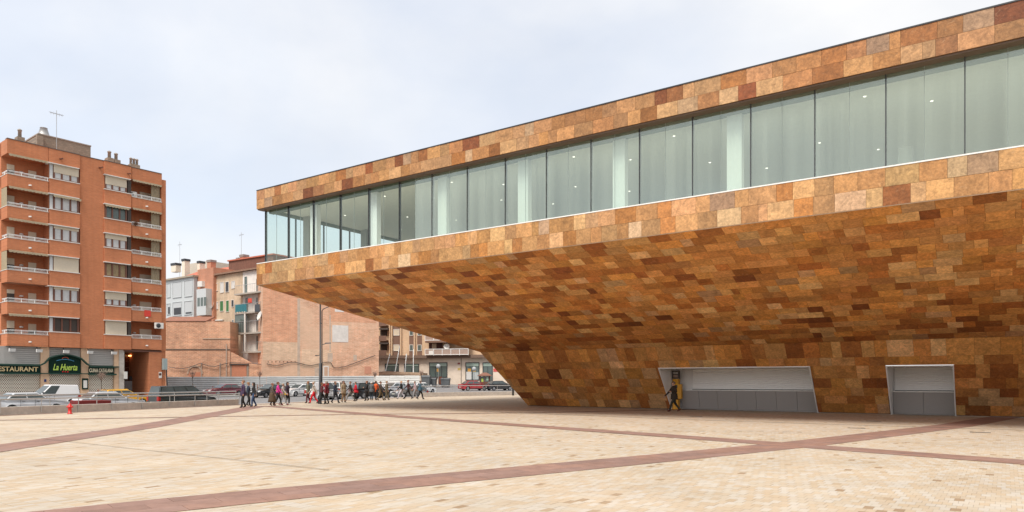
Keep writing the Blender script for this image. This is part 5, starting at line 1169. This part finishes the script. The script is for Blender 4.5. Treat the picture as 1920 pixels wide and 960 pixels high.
# ------------------------------------------------------------------ vehicles
def paint(name, col, metal=0, rough=.28): return mat('paint_'+name, col, rough, .03, 3, metal, 0, .8)
HEAD = mat('headlight', (.55, .56, .56), .15, .05); TAIL = mat('taillight', (.40, .015, .01), .2); PLATE = mat('number_plate', (.6, .58, .5), .5); TRIMB = mat('black_trim', (.03, .03, .032), .6)
KIND = {  # L, W, H, lower outline tops (x from rear 0 to front 1, z), cabin polygon (base rear, top rear, top front, base front)
 'saloon': (4.45, 1.74, 1.42, [(0, .55), (.0, .88), (.015, .94), (.17, .96), (.70, .93), (.93, .77), (.985, .66), (1, .5)], [(.10, .945), (.235, 1.40), (.53, 1.42), (.715, .925)], (.19, .78), .31),
 'hatch':  (3.95, 1.68, 1.44, [(0, .5), (.0, .85), (.015, .93), (.10, .95), (.70, .93), (.93, .78), (.985, .66), (1, .5)], [(.03, .94), (.10, 1.38), (.50, 1.44), (.715, .925)], (.17, .80), .30),
 'minivan': (4.9, 1.85, 1.80, [(0, .55), (.0, 1.0), (.01, 1.05), (.10, 1.08), (.76, 1.02), (.95, .85), (.99, .7), (1, .5)], [(.015, 1.06), (.05, 1.76), (.60, 1.80), (.79, 1.015)], (.18, .80), .33),
 'van':    (4.15, 1.74, 1.84, [(0, .5), (.0, 1.02), (.005, 1.04), (.1, 1.05), (.70, 1.02), (.93, .84), (.985, .68), (1, .5)], [(.008, 1.04), (.03, 1.80), (.52, 1.84), (.735, 1.01)], (.17, .81), .31),
 'offroad': (4.55, 1.88, 1.76, [(0, .6), (.0, 1.0), (.01, 1.05), (.10, 1.07), (.72, 1.04), (.94, .92), (.99, .78), (1, .6)], [(.03, 1.06), (.09, 1.70), (.52, 1.76), (.735, 1.03)], (.185, .80), .37),
}
def vehicle(kind, label, x, D, heading, pm, z=None, group='vehicles parked along the street', side='glass', cat='car', name=None):
    L, Wd, H, top, cab, wh, wr = KIND[kind]
    p = P(x, 715, D); p.z = zs(D) if z is None else z
    t = thing(name or ('van' if kind in ('van', 'minivan') else 'car'), label, cat, p, heading, group)
    X = lambda f: (f-.5)*L
    hw = Wd/2; zb = wr*.75
    out = [(X(f), zz) for f, zz in top]
    bot = []
    for f in (wh[1], wh[0]):
        cx = X(f); r = wr*1.16; a0 = math.asin(max(-1, min(1, (zb-wr)/r)))
        bot += [(cx+r*math.cos(q), wr+r*math.sin(q)) for q in np.linspace(a0, math.pi-a0, 9)]
    poly = out+[(X(1)-.03, zb)]+bot+[(X(0)+.03, zb)]
    b = MB(); n = len(poly); cxm = 0
    def ring(y, ins): return [(px*(1-ins*.012), y, max(zb, pz)-(ins*.03 if pz > .5 else 0)) for px, pz in poly]
    rings = [ring(-hw*.93, 1), ring(-hw, .0) , ring(hw, .0), ring(hw*.93, 1)]
    # sides lean in a little towards the roof
    vs = []
    for k, rg in enumerate(rings):
        for (px, y, pz) in rg:
            tl = 1-.05*max(0, (pz-.62))/.4; tl *= 1-.10*max(0, abs(px)/(L/2)-.75)/.25; vs.append((px, y*tl, pz))
    fs = [tuple(range(n-1, -1, -1)), tuple(range(3*n, 4*n))]
    for k in range(3): fs += [(k*n+i, k*n+(i+1) % n, (k+1)*n+(i+1) % n, (k+1)*n+i) for i in range(n)]
    b.add(vs, [tuple(reversed(f)) for f in fs]); b.build('body', pm, t, True, bevel=.025)
    # cabin
    yb_, yt_ = hw*.93, hw*.74
    z0 = min(q[1] for q in cab)-.03; z1 = max(q[1] for q in cab)
    yz = lambda zz: yb_+(yt_-yb_)*(zz-z0)/(z1-z0)
    cp = [(X(f), zz) for f, zz in cab]
    b = MB(); lo = [(cp[0][0], cp[0][1]-.03), cp[1], cp[2], (cp[3][0], cp[3][1]-.03)]
    vs = [(px, -yz(pz), pz) for px, pz in lo]+[(px, yz(pz), pz) for px, pz in lo]
    b.add(vs, [(0, 1, 2, 3), (7, 6, 5, 4), (0, 4, 5, 1), (1, 5, 6, 2), (2, 6, 7, 3)]); b.build('cabin', pm, t, True, bevel=.05)
    # windows: offset panels on the cabin sides
    def edge(zz, a, c): u = (zz-a[1])/(c[1]-a[1]) if abs(c[1]-a[1]) > 1e-6 else 0; return a[0]+(c[0]-a[0])*u
    zl, zh = max(cp[0][1], cp[3][1])+.04, min(cp[1][1], cp[2][1])-.07
    rl, rh = edge(zl, cp[0], cp[1])+.13, edge(zh, cp[0], cp[1])+.13; fl, fh = edge(zl, cp[3], cp[2])-.14, edge(zh, cp[3], cp[2])-.10
    if side == 'panel': cuts = [(.66, 1.0)]
    elif kind == 'saloon': cuts = [(0, .47), (.5, 1)]
    elif kind == 'hatch': cuts = [(0, .2), (.235, .55), (.585, 1)]
    elif kind == 'minivan': cuts = [(0, .33), (.36, .68), (.71, 1)]
    else: cuts = [(0, .27), (.30, .60), (.63, 1)]
    for sy in (-1, 1):
        for a, c in cuts:
            b = MB(); q = [(rl+(fl-rl)*a, zl), (rl+(fl-rl)*c, zl), (rh+(fh-rh)*c, zh), (rh+(fh-rh)*a, zh)]
            b.add([(px, sy*(yz(pz)+.008), pz) for px, pz in q]+[(px, sy*(yz(pz)-.02), pz) for px, pz in q], [(0, 1, 2, 3) if sy < 0 else (3, 2, 1, 0), (0, 4, 5, 1), (1, 5, 6, 2), (2, 6, 7, 3), (3, 7, 4, 0)]); b.build('side_window', M_CARGLASS, t, True)
    for nm, A, C, sg in (('windscreen', cp[3], cp[2], 1), ('rear_window', cp[0], cp[1], -1)):
        if nm == 'rear_window' and side == 'panel': pass
        u0, u1 = .1, .88; q = [(A[0]+(C[0]-A[0])*u, A[1]+(C[1]-A[1])*u) for u in (u0, u1)]; b = MB(); of = .012*sg
        b.add([(q[0][0]+of, -yz(q[0][1])*.92, q[0][1]+.006), (q[0][0]+of, yz(q[0][1])*.92, q[0][1]+.006), (q[1][0]+of, yz(q[1][1])*.9, q[1][1]+.006), (q[1][0]+of, -yz(q[1][1])*.9, q[1][1]+.006)], [(0, 1, 2, 3) if sg > 0 else (3, 2, 1, 0)]); b.build(nm, M_CARGLASS, t, True)
    # wheels
    for f in wh:
        for sy in (-1, 1):
            b = MB(); y0 = sy*(hw-.19); b.lathe([(wr*.62, -.1), (wr*.94, -.1), (wr, -.07), (wr, .07), (wr*.94, .1), (wr*.62, .1)], (X(f), sy*(hw-.13), wr), 20, axis='y'); w_ = b.build('wheel', M_TYRE, t, True)
            b = MB(); c = (X(f), sy*(hw-.13), wr); yo = sy*.085
            b.lathe([(wr*.64, yo*.6), (wr*.6, yo), (wr*.52, yo*.75), (0, yo*.7)] if sy > 0 else [(0, yo*.7), (wr*.52, yo*.75), (wr*.6, yo), (wr*.64, yo*.6)], c, 20, axis='y')
            for k in range(5):
                a = k*2*math.pi/5; dx, dz = math.cos(a)*wr*.55, math.sin(a)*wr*.55; b.bar((c[0], c[1]+yo*.95, wr), (c[0]+dx, c[1]+yo*.95, wr+dz), .05, .025)
            b.build('rim', M_RIM, w_, True)
    # lights, bumpers, plates, mirrors, handles, sills
    zf = top[-3][1]; zr = top[1][1]
    for sy in (-1, 1):
        b = MB(); b.hexa([(X(.985)-.02, sy*hw*.62-.16, zf-.16), (X(.995)+.012, sy*hw*.62-.16, zf-.18), (X(.985)-.0, sy*hw*.62+.16, zf-.18), (X(.97)-.05, sy*hw*.62+.16, zf-.16), (X(.965)-.02, sy*hw*.62-.16, zf), (X(.985)+.002, sy*hw*.62-.16, zf-.02), (X(.975)-.0, sy*hw*.62+.16, zf-.02), (X(.95)-.05, sy*hw*.62+.16, zf)]); b.build('headlight', HEAD, t, True)
        b = MB(); hh = .2 if kind in ('saloon',) else .34; b.box((X(0)+.012, sy*hw*.80, zr-.04-hh/2), (.05, hw*.26, hh)); b.box((X(0)+.09, sy*(hw*.895), zr-.06-hh/2), (.16, .03, hh*.8)); b.build('taillight', TAIL, t, True)
        b = MB(); b.box((X(.69), sy*(hw+.07), zl+.08), (.09, .17, .13)); b.build('wing_mirror', TRIMB if kind in ('van', 'offroad') else pm, t, True, bevel=.02)
        for f in ((.34, .53) if side == 'glass' else (.56,)):
            b = MB(); b.box((X(f), sy*(hw*.985), zl-.17), (.17, .04, .035)); b.build('door_handle', TRIMB, t, True)
        b = MB(); b.box((0, sy*(hw*.985), wr*1.0), (L*.42, .04, .07)); b.build('sill_trim', TRIMB, t, True)
        for f in ((.30, .49, .685) if side == 'glass' else (.49, .685)):
            b = MB(); b.box((X(f), sy*(hw*.994-.004), (zl+wr)/2+.05), (.012, .02, zl-wr-.12)); b.build('door_gap', TRIMB, t, True)
    bm_ = TRIMB if kind in ('offroad', 'minivan', 'van') else pm
    b = MB(); b.box((X(1)-.03, 0, .47), (.14, Wd*.93, .2)); b.build('front_bumper', bm_, t, True, bevel=.04); b = MB(); b.box((X(0)+.03, 0, .47), (.14, Wd*.93, .2)); b.build('rear_bumper', bm_, t, True, bevel=.04)
    b = MB(); b.box((X(1)-.02, 0, .62), (.06, Wd*.4, .1)); b.build('grille', TRIMB, t, True)
    for xx in (X(1)+.045, X(0)-.045):
        b = MB(); b.box((xx, 0, .5), (.012, .5, .11)); b.build('number_plate', PLATE, t, True)
    b = MB(); b.box((0, 0, zb+.02), (L*.9, Wd*.8, .1)); b.build('underbody', TRIMB, t, True)
    return t
HW = math.atan2(.8207, .5715)      # along the street, away from the camera and to the right
SILV = paint('silver', (.62, .63, .64), .15); WHT = paint('white', (.74, .74, .73)); BLK = paint('black', (.012, .013, .016)); DGR = paint('dark_green', (.02, .026, .025)); MAR = paint('maroon', (.17, .015, .03)); YEL = paint('yellow', (.72, .36, .01)); REDP = paint('red', (.38, .015, .02)); GRY = paint('grey', (.26, .27, .28), .4); PEARL = paint('pearl', (.62, .63, .64), .2)
vehicle('saloon', 'silver saloon at the left edge of the photo in front of the white van', 57, 47.5, HW, SILV)
vehicle('van', 'white panel van parked in front of the restaurant', 92, 58.5, HW+math.pi, WHT, side='panel', cat='van')
vehicle('saloon', 'silver saloon parked between the white van and the yellow car', 206, 51, HW, SILV)
vehicle('hatch', 'yellow car mostly hidden behind the second silver saloon', 232, 60, HW, YEL)
mv = vehicle('minivan', 'black minivan with dark windows parked by the garage passage', 343, 56.5, HW, DGR, cat='van')
vehicle('saloon', 'maroon saloon in front of the grey hoarding', 420, 82, HW+math.pi, MAR)
vehicle('hatch', 'black hatchback in front of the grey hoarding beside the maroon saloon', 505, 78.5, HW+math.pi+.12, BLK)
vehicle('hatch', 'small white car behind the women in pink and brown', 562, 82, HW+math.pi, WHT)
vn = vehicle('van', 'white van with red and black lettering behind the lamp post', 611, 73, HW, WHT, side='panel', cat='van')
vehicle('offroad', 'white off-road car showing its rear window right of the lamp post', 634, 80, HW+.55, WHT)
vehicle('offroad', 'black off-road car behind the walkers in red and orange', 698, 75, HW-.25, BLK)
vehicle('hatch', 'pale hatchback in front of the white hoarding', 736, 90, HW+math.pi, PEARL)
vehicle('hatch', 'grey hatchback behind the four walkers on the right', 767, 76, HW+math.pi-.2, GRY)
vehicle('hatch', 'white hatchback at the right end of the white hoarding', 791, 91, HW, WHT)
vehicle('saloon', 'red saloon behind the railing near the wooden kiosk', 889, 103, HW-.45, REDP, z=.42)
vehicle('saloon', 'black estate car at the right behind the railing', 937, 104, HW-.45, BLK, z=.42)
# lettering panel on the white van, number strip
b = MB(); b.box((-.9, -.905, 1.5), (1.0, .012, .3)); b.build('red_lettering', M_RED, vn, True); b = MB(); b.box((-.5, -.9, 1.05), (.5, .012, .35)); b.build('black_lettering', TRIMB, vn, True)
# red trailer
D = 47.6; p = P(170, 715, D); p.z = -.4; t = thing('car_trailer', 'low dark red trailer behind the railing left of the second silver saloon', 'trailer', p, HW); MT = mat('trailer_red', (.17, .015, .012), .5, .1)
b = MB(); b.box((0, 0, .72), (2.1, 1.2, .3)); b.build('trailer_box', MT, t, True, bevel=.02); b = MB(); b.bar((1.0, 0, .5), (1.7, 0, .5), .07); b.box((0, 0, .52), (1.9, .9, .08)); b.build('drawbar', M_DARK, t, True)
for sy in (-1, 1):
    b = MB(); b.lathe([(.1, -.07), (.27, -.07), (.27, .07), (.1, .07)], (0, sy*.68, .27), 16, axis='y'); b.build('wheel', M_TYRE, t, True)
# ------------------------------------------------------------------ people
SKIN = mat('skin', (.46, .25, .17), .6, .06); SHOE = mat('shoe_leather', (.04, .028, .022), .5)
def skel(pose):
    """joint list in metres, x forward, y left, z up for a 1.74 m figure; returns verts, radii, edges, region per edge"""
    st = pose.get('stride', .3); sw = pose.get('swing', .35); fold = pose.get('fold', 0); lean = pose.get('lean', .03)
    V, Rr, E, G = [], [], [], []
    def v(p, r): V.append(Vector(p)); Rr.append(r if isinstance(r, tuple) else (r, r)); return len(V)-1
    def e(a, c, g): E.append((a, c)); G.append(g)
    hip = -abs(st)*.10
    pel = v((0, 0, .93+hip*.4), (.165, .15)); wa = v((lean*.5, 0, 1.10+hip*.4), (.155, .145)); ch = v((lean, 0, 1.30+hip*.4), (.175, .15)); sh = v((lean*1.1, 0, 1.42+hip*.4), (.10, .10)); nk = v((lean*1.2, 0, 1.50+hip*.4), .052)
    h0 = v((lean*1.3+.02, 0, 1.575+hip*.4), (.078, .078)); h1 = v((lean*1.3+.01, 0, 1.655+hip*.4), (.096, .09)); h2 = v((lean*1.3-.005, 0, 1.715+hip*.4), (.07, .068))
    e(pel, wa, 'top'); e(wa, ch, 'top'); e(ch, sh, 'top'); e(sh, nk, 'skin'); e(nk, h0, 'skin'); e(h0, h1, 'skin'); e(h1, h2, 'skin')
    ns = v((lean*1.3+.118, 0, 1.62+hip*.4), .012); e(h1, ns, 'skin')
    for sy in (-1, 1):
        er = v((lean*1.3-.0, sy*.098, 1.635+hip*.4), .016); e(h1, er, 'skin')
    for sy in (-1, 1):
        f = st*sy                                           # foot forward or back
        H = v((0, sy*.09, .88+hip*.4), (.11, .105)); e(pel, H, 'leg')
        ank = Vector((f, sy*.085, .09 if f >= 0 else .13)); kn = Vector((f*.5+.06+(.05 if f < 0 else 0), sy*.09, .49)); 
        K = v(kn, .075); A = v(ank, .052); e(H, K, 'leg'); e(K, A, 'leg')
        he = v((ank.x-.045, ank.y, .045 if f >= 0 else .09), .04); to = v((ank.x+.15, ank.y+sy*.02, .035), .036); e(A, he, 'shoe'); e(A, to, 'shoe')
        S_ = v((lean, sy*.175, 1.40+hip*.4), .08); e(sh, S_, 'top')
        aa = -f*sw/.3 if st else 0; 
        if fold and (fold == 2 or sy > 0):
            el = Vector((.0, sy*.24, 1.12)); wr_ = Vector((.24, sy*.10, 1.16)); hd = Vector((.08, -sy*.03, .01))
        else:
            el = Vector((aa*.45+lean-.02, sy*.235, 1.13)); wr_ = Vector((aa*.9+.06+lean, sy*.25, .90)); hd = Vector((aa*.08+.02, 0, -.075))
        EL = v(el, .058); WR = v(wr_, .04); e(S_, EL, 'top'); e(EL, WR, 'top')
        hd = hd.normalized(); sidev = hd.cross(Vector((0, 1, 0))).normalized() if abs(hd.y) < .9 else Vector((0, 0, 1))
        PA = v(wr_+hd*.07, (.03, .022)); e(WR, PA, 'skin')
        for k, L_ in enumerate((.07, .082, .076, .058)):
            b0 = wr_+hd*.085+sidev*(k-1.5)*.019; f1 = v(b0+hd*L_*.5, .0095); f2 = v(b0+hd*L_*.85+Vector((0, -sy*.022, 0)), .008); e(PA, f1, 'skin'); e(f1, f2, 'skin')
        th_ = v(wr_+hd*.05-sidev*.045, .011); th2 = v(wr_+hd*.085-sidev*.055+Vector((0, -sy*.01, 0)), .009); e(PA, th_, 'skin'); e(th_, th2, 'skin')
    return V, Rr, E, G
PEOPLE = []
def person(label, x, y, top, leg, heading, hair=(.05, .03, .02), h=1.7, D=None, coat=None, pose=None, bag=None, shoe=None, hairlen=0, scarf=None, cap=None, group='people walking across the far side of the plaza', hood=None):
    if D is None:
        D = F*EYE/(y-HY)
        for _ in range(30): D = F*(EYE-zp(D))/(y-HY)
    p = P(x, 715, D); p.z = zp(D)+.006
    PEOPLE.append(dict(label=label, p=p, top=top, leg=leg, heading=heading, hair=hair, s=h/1.74, coat=coat, pose=pose or {}, bag=bag, shoe=shoe, hairlen=hairlen, scarf=scarf, cap=cap, group=group))
LFT, RGT, AWAY, TOW = math.pi, 0.0, math.pi/2, -math.pi/2
K_ = (.018, .017, .018); NV = (.02, .028, .05); DB_ = (.05, .03, .022)
person('person in dark purple jacket and black trousers, largest of the left trio of walkers', 457, 765.0, (.045, .025, .06), K_, LFT+.5, h=1.8, hair=(.20, .10, .05), pose=dict(stride=.12, swing=.1), coat=(.78, .0))
person('person in navy quilted jacket in the middle of the left trio of walkers', 465, 761.5, NV, K_, RGT+.4, h=1.68, hair=(.25, .14, .07), pose=dict(stride=.1, fold=2))
person('person with long dark hair, black jacket and blue jeans in the left trio', 476.5, 763.2, K_, (.03, .06, .13), LFT+.3, h=1.66, hairlen=1, hair=(.03, .018, .012), pose=dict(stride=.14), bag=(.5, .48, .45))
person('woman in long flaring brown skirt and dark jacket', 510, 761.3, (.10, .07, .055), (.07, .04, .025), RGT+.3, h=1.62, hair=(.18, .08, .05), pose=dict(stride=.12, fold=1), coat=(.98, .30, (.075, .045, .022)), shoe=(.3, .2, .16))
person('woman in bright pink jacket and black trousers', 520.5, 760.5, (.58, .03, .24), K_, RGT+.2, h=1.7, hair=(.12, .05, .03), pose=dict(stride=.25, fold=1), shoe=(.22, .04, .06))
person('pale grey dressed person walking beside the woman in pink', 530, 760.0, (.42, .38, .36), (.36, .36, .35), RGT, h=1.6, hair=(.3, .22, .16), pose=dict(stride=.3), shoe=(.25, .05, .06))
person('woman in dark plum coat, black leggings and white boots', 538.5, 759.0, (.04, .022, .04), K_, RGT-.3, h=1.68, hairlen=1, hair=(.04, .018, .014), pose=dict(stride=.1), shoe=(.7, .68, .64), bag=(.5, .3, .03))
person('person in olive grey coat left of the red trousers', 578.5, 756.3, (.13, .125, .085), (.10, .02, .025), LFT, h=1.74, hair=(.22, .11, .06), pose=dict(stride=.12), coat=(.85, 0))
person('person in beige top and bright red trousers', 589, 757.0, (.46, .40, .34), (.62, .015, .025), LFT+.2, h=1.72, hair=(.42, .34, .26), pose=dict(stride=.30))
person('person in black and red jacket half hidden by the lamp post', 603, 757.6, (.11, .02, .025), K_, RGT, h=1.64, hair=(.14, .06, .03), pose=dict(stride=.3, fold=1))
person('person in dark red jacket and black trousers right of the lamp post', 613, 758.4, (.17, .015, .025), (.022, .017, .015), LFT-.3, h=1.74, hair=(.3, .24, .2), pose=dict(stride=.1), coat=(.86, 0))
person('person in navy jacket striding with dark trousers', 628, 756.2, NV, (.03, .032, .04), RGT-.2, h=1.7, hair=(.2, .1, .06), pose=dict(stride=.26, fold=1))
person('person in tan coat and tan trousers', 643.5, 754.9, (.34, .26, .17), (.30, .19, .10), RGT-.6, h=1.76, hair=(.07, .04, .03), pose=dict(stride=.08), coat=(.72, 0))
person('person in dark brown jacket and grey trousers left of the red coat', 657.5, 752.6, DB_, (.22, .20, .18), LFT, h=1.68, hair=(.2, .1, .06), pose=dict(stride=.38), shoe=(.25, .12, .08))
person('person in bright red coat and black trousers', 667.5, 752.5, (.52, .012, .03), K_, LFT+.4, h=1.64, hair=(.12, .06, .03), pose=dict(stride=.12, fold=1), coat=(.80, 0))
person('person in black jacket with arm folded, right of the red coat', 688.5, 752.0, K_, K_, LFT, h=1.74, hair=(.2, .09, .05), pose=dict(stride=.1, fold=1), coat=(.8, 0))
person('person in grey jacket and jeans with pale hair, seen from behind', 696.5, 750.8, (.10, .105, .11), (.02, .035, .05), AWAY, h=1.66, hair=(.62, .60, .58), pose=dict(stride=.1), coat=(.78, 0))
person('person in orange jacket and dark trousers beside the grey jacket', 704.5, 750.6, (.62, .10, .02), K_, AWAY-.4, h=1.7, hair=(.1, .05, .03), pose=dict(stride=.12), bag=K_)
person('person in dark brown coat and olive trousers right of the orange jacket', 713, 750.9, (.06, .04, .028), (.12, .085, .04), RGT, h=1.68, hair=(.14, .07, .04), pose=dict(stride=.25), shoe=(.1, .06, .03))
person('person in olive brown jacket with khaki trousers at the right of the middle group', 724.5, 750.2, (.15, .12, .075), (.16, .13, .08), RGT-.2, h=1.72, hair=(.3, .2, .12), pose=dict(stride=.14, fold=1))
person('person in black top and pale lilac trousers', 753, 748.2, K_, (.52, .49, .54), LFT, h=1.7, hair=(.5, .28, .14), pose=dict(stride=.34, fold=1))
person('person in dark maroon jacket striding between lilac trousers and teal jacket', 766, 748.3, (.07, .022, .024), K_, LFT+.1, h=1.8, hair=(.2, .09, .06), pose=dict(stride=.36))
person('person in dusty pink top walking behind the teal jacket', 778.5, 747.2, (.42, .30, .31), (.3, .3, .32), LFT, h=1.66, hair=(.16, .1, .07), pose=dict(stride=.2))
person('person in teal blue jacket and dark trousers at the right end of the walkers', 787.5, 749.0, (.045, .10, .14), K_, RGT, h=1.72, hair=(.10, .07, .06), pose=dict(stride=.27), coat=(.82, 0))
person('man in dark coat striding past the yellow machine by the theatre counter', 1265, 772.3, (.032, .02, .012), (.035, .032, .02), LFT+.25, h=1.74, hair=(.16, .11, .08), pose=dict(stride=.36, fold=1, lean=.06), coat=(.72, .05), shoe=(.13, .03, .02), group=None)
def build_people():
    tmp = []
    for q in PEOPLE:
        V, Rr, E, G = skel(q['pose']); me = bpy.data.meshes.new('body'); me.from_pydata([v[:] for v in V], E, []); o = bpy.data.objects.new('body', me); COL.objects.link(o)
        o.modifiers.new('skin', 'SKIN'); sv = me.skin_vertices[0].data
        for i, r in enumerate(Rr): sv[i].radius = r; sv[i].use_root = (i == 0)
        su = o.modifiers.new('sub', 'SUBSURF'); su.levels = 1; su.render_levels = 1
        tmp.append((o, V, Rr, E, G))
    dg = bpy.context.evaluated_depsgraph_get(); dg.update()
    for q, (o, V, Rr, E, G) in zip(PEOPLE, tmp):
        me = bpy.data.meshes.new_from_object(o.evaluated_get(dg)); n = len(me.polygons)
        C = np.zeros(n*3); me.polygons.foreach_get('center', C); C = C.reshape(-1, 3)
        best = np.full(n, 1e9); reg = np.zeros(n, int); names = ['skin', 'top', 'leg', 'shoe']
        for (a, c), g in zip(E, G):
            A, B = np.array(V[a]), np.array(V[c]); d = B-A; t = np.clip(((C-A) @ d)/(d @ d), 0, 1); rr = (1-t)*max(Rr[a])+t*max(Rr[c])
            ds = np.linalg.norm(C-(A+t[:, None]*d), axis=1)-rr*.9; m = ds < best; best[m] = ds[m]; reg[m] = names.index(g)
        def cm(col, k): return mat('%s_%03d_%03d_%03d' % (k, *(int(c*999) for c in col)), col, .85, .15, 9)
        for m in (SKIN, cm(q['top'], 'cloth'), cm(q['leg'], 'cloth'), cm(q['shoe'], 'shoe') if q['shoe'] else SHOE): me.materials.append(m)
        me.polygons.foreach_set('material_index', reg.astype(np.int32)); me.polygons.foreach_set('use_smooth', [True]*n); me.update()
        t = thing('person', q['label'], 'person', q['p'], q['heading'], q['group']); t.scale = (q['s'],)*3
        o.modifiers.clear(); o.data = me; o.parent = t
        hip = -abs(q['pose'].get('stride', .3))*.04; lean = q['pose'].get('lean', .03)
        # hair cap
        b = MB(); n_ = 14; hc = Vector((lean*1.3-.012, 0, 1.655+hip)); prof = [(0, .105), (.05, .097), (.085, .07), (.104, .03), (.108, -.01)]
        low = -.05 if not q['hairlen'] else -.30
        vs = []; fs = []
        rings = [(.005, .107), (.05, .099), (.085, .072), (.104, .032), (.109, -.012), (.104, low)]
        for r, z in rings:
            for k in range(n_):
                a = 2*math.pi*k/n_; fx = math.cos(a); zz = z
                if fx > .25 and z < .03: zz = .045
                if abs(fx) <= .25 and z < -.05 and not q['hairlen']: zz = -.03
                vs.append(hc+Vector((r*fx*(1.04 if fx < 0 else .98), r*math.sin(a)*.97, zz)))
        for i in range(len(rings)-1):
            for k in range(n_): fs.append((i*n_+k, (i+1)*n_+k, (i+1)*n_+(k+1) % n_, i*n_+(k+1) % n_))
        fs.append(tuple(range(n_)))
        b.add(vs, fs, 0, None, True); b.build('hair', cm(q['hair'], 'hair'), t, True)
        for sy in (-1, 1):
            b = MB(); b.lathe([(0, -.008), (.009, 0), (0, .008)], (lean*1.3+.096, sy*.034, 1.645+hip), 6); b.build('eye', TRIMB, t, True)
        if q['coat']:
            hem = q['coat'][0] if q['coat'][1] != .30 else .30; ctop = 1.05 if q['coat'][1] != .30 else 1.02; cc = q['coat'][2] if len(q['coat']) > 2 else q['top']
            fl = .03 if q['coat'][1] != .30 else .17
            b = MB(); vs = []; fs = []; n_ = 16; NR_ = 5
            for i in range(NR_):
                f = i/(NR_-1); z = ctop+hip+(hem-ctop)*f
                for k in range(n_):
                    a = 2*math.pi*k/n_; r = .19+fl*f+.012*math.sin(3*a+q['p'].x)*f; vs.append((r*math.cos(a)*.92+lean*.4*(1-f)+.01, r*math.sin(a)*1.08, z+.012*math.sin(5*a)*f))
            for i in range(NR_-1):
                for k in range(n_): fs.append((i*n_+k, (i+1)*n_+k, (i+1)*n_+(k+1) % n_, i*n_+(k+1) % n_))
            b.add(vs, fs, 0, None, True); o2 = b.build('coat_skirt', cm(cc, 'cloth'), t, True); so_ = o2.modifiers.new('t', 'SOLIDIFY'); so_.thickness = .012
        if q['bag']:
            bg = thing('shoulder_bag', 'bag at the side of '+' '.join(q['label'].split(',')[0].split()[:10]), 'bag', q['p']+Matrix.Rotation(q['heading'], 3, 'Z') @ Vector((-.03, -.27, .86)), q['heading'])
            b = MB(); b.hexa([(-.14, -.05, -.13), (.14, -.05, -.13), (.14, .05, -.13), (-.14, .05, -.13), (-.12, -.035, .1), (.12, -.035, .1), (.12, .035, .1), (-.12, .035, .1)]); b.build('bag_body', cm(q['bag'], 'bag'), bg, True, bevel=.02)
            b = MB(); b.tube([(-.1, 0, .09), (-.05, .03, .35), (0, .08, .55), (.05, .03, .35), (.1, 0, .09)], .01, 5); b.build('strap', cm(q['bag'], 'bag'), bg, True)
build_people()
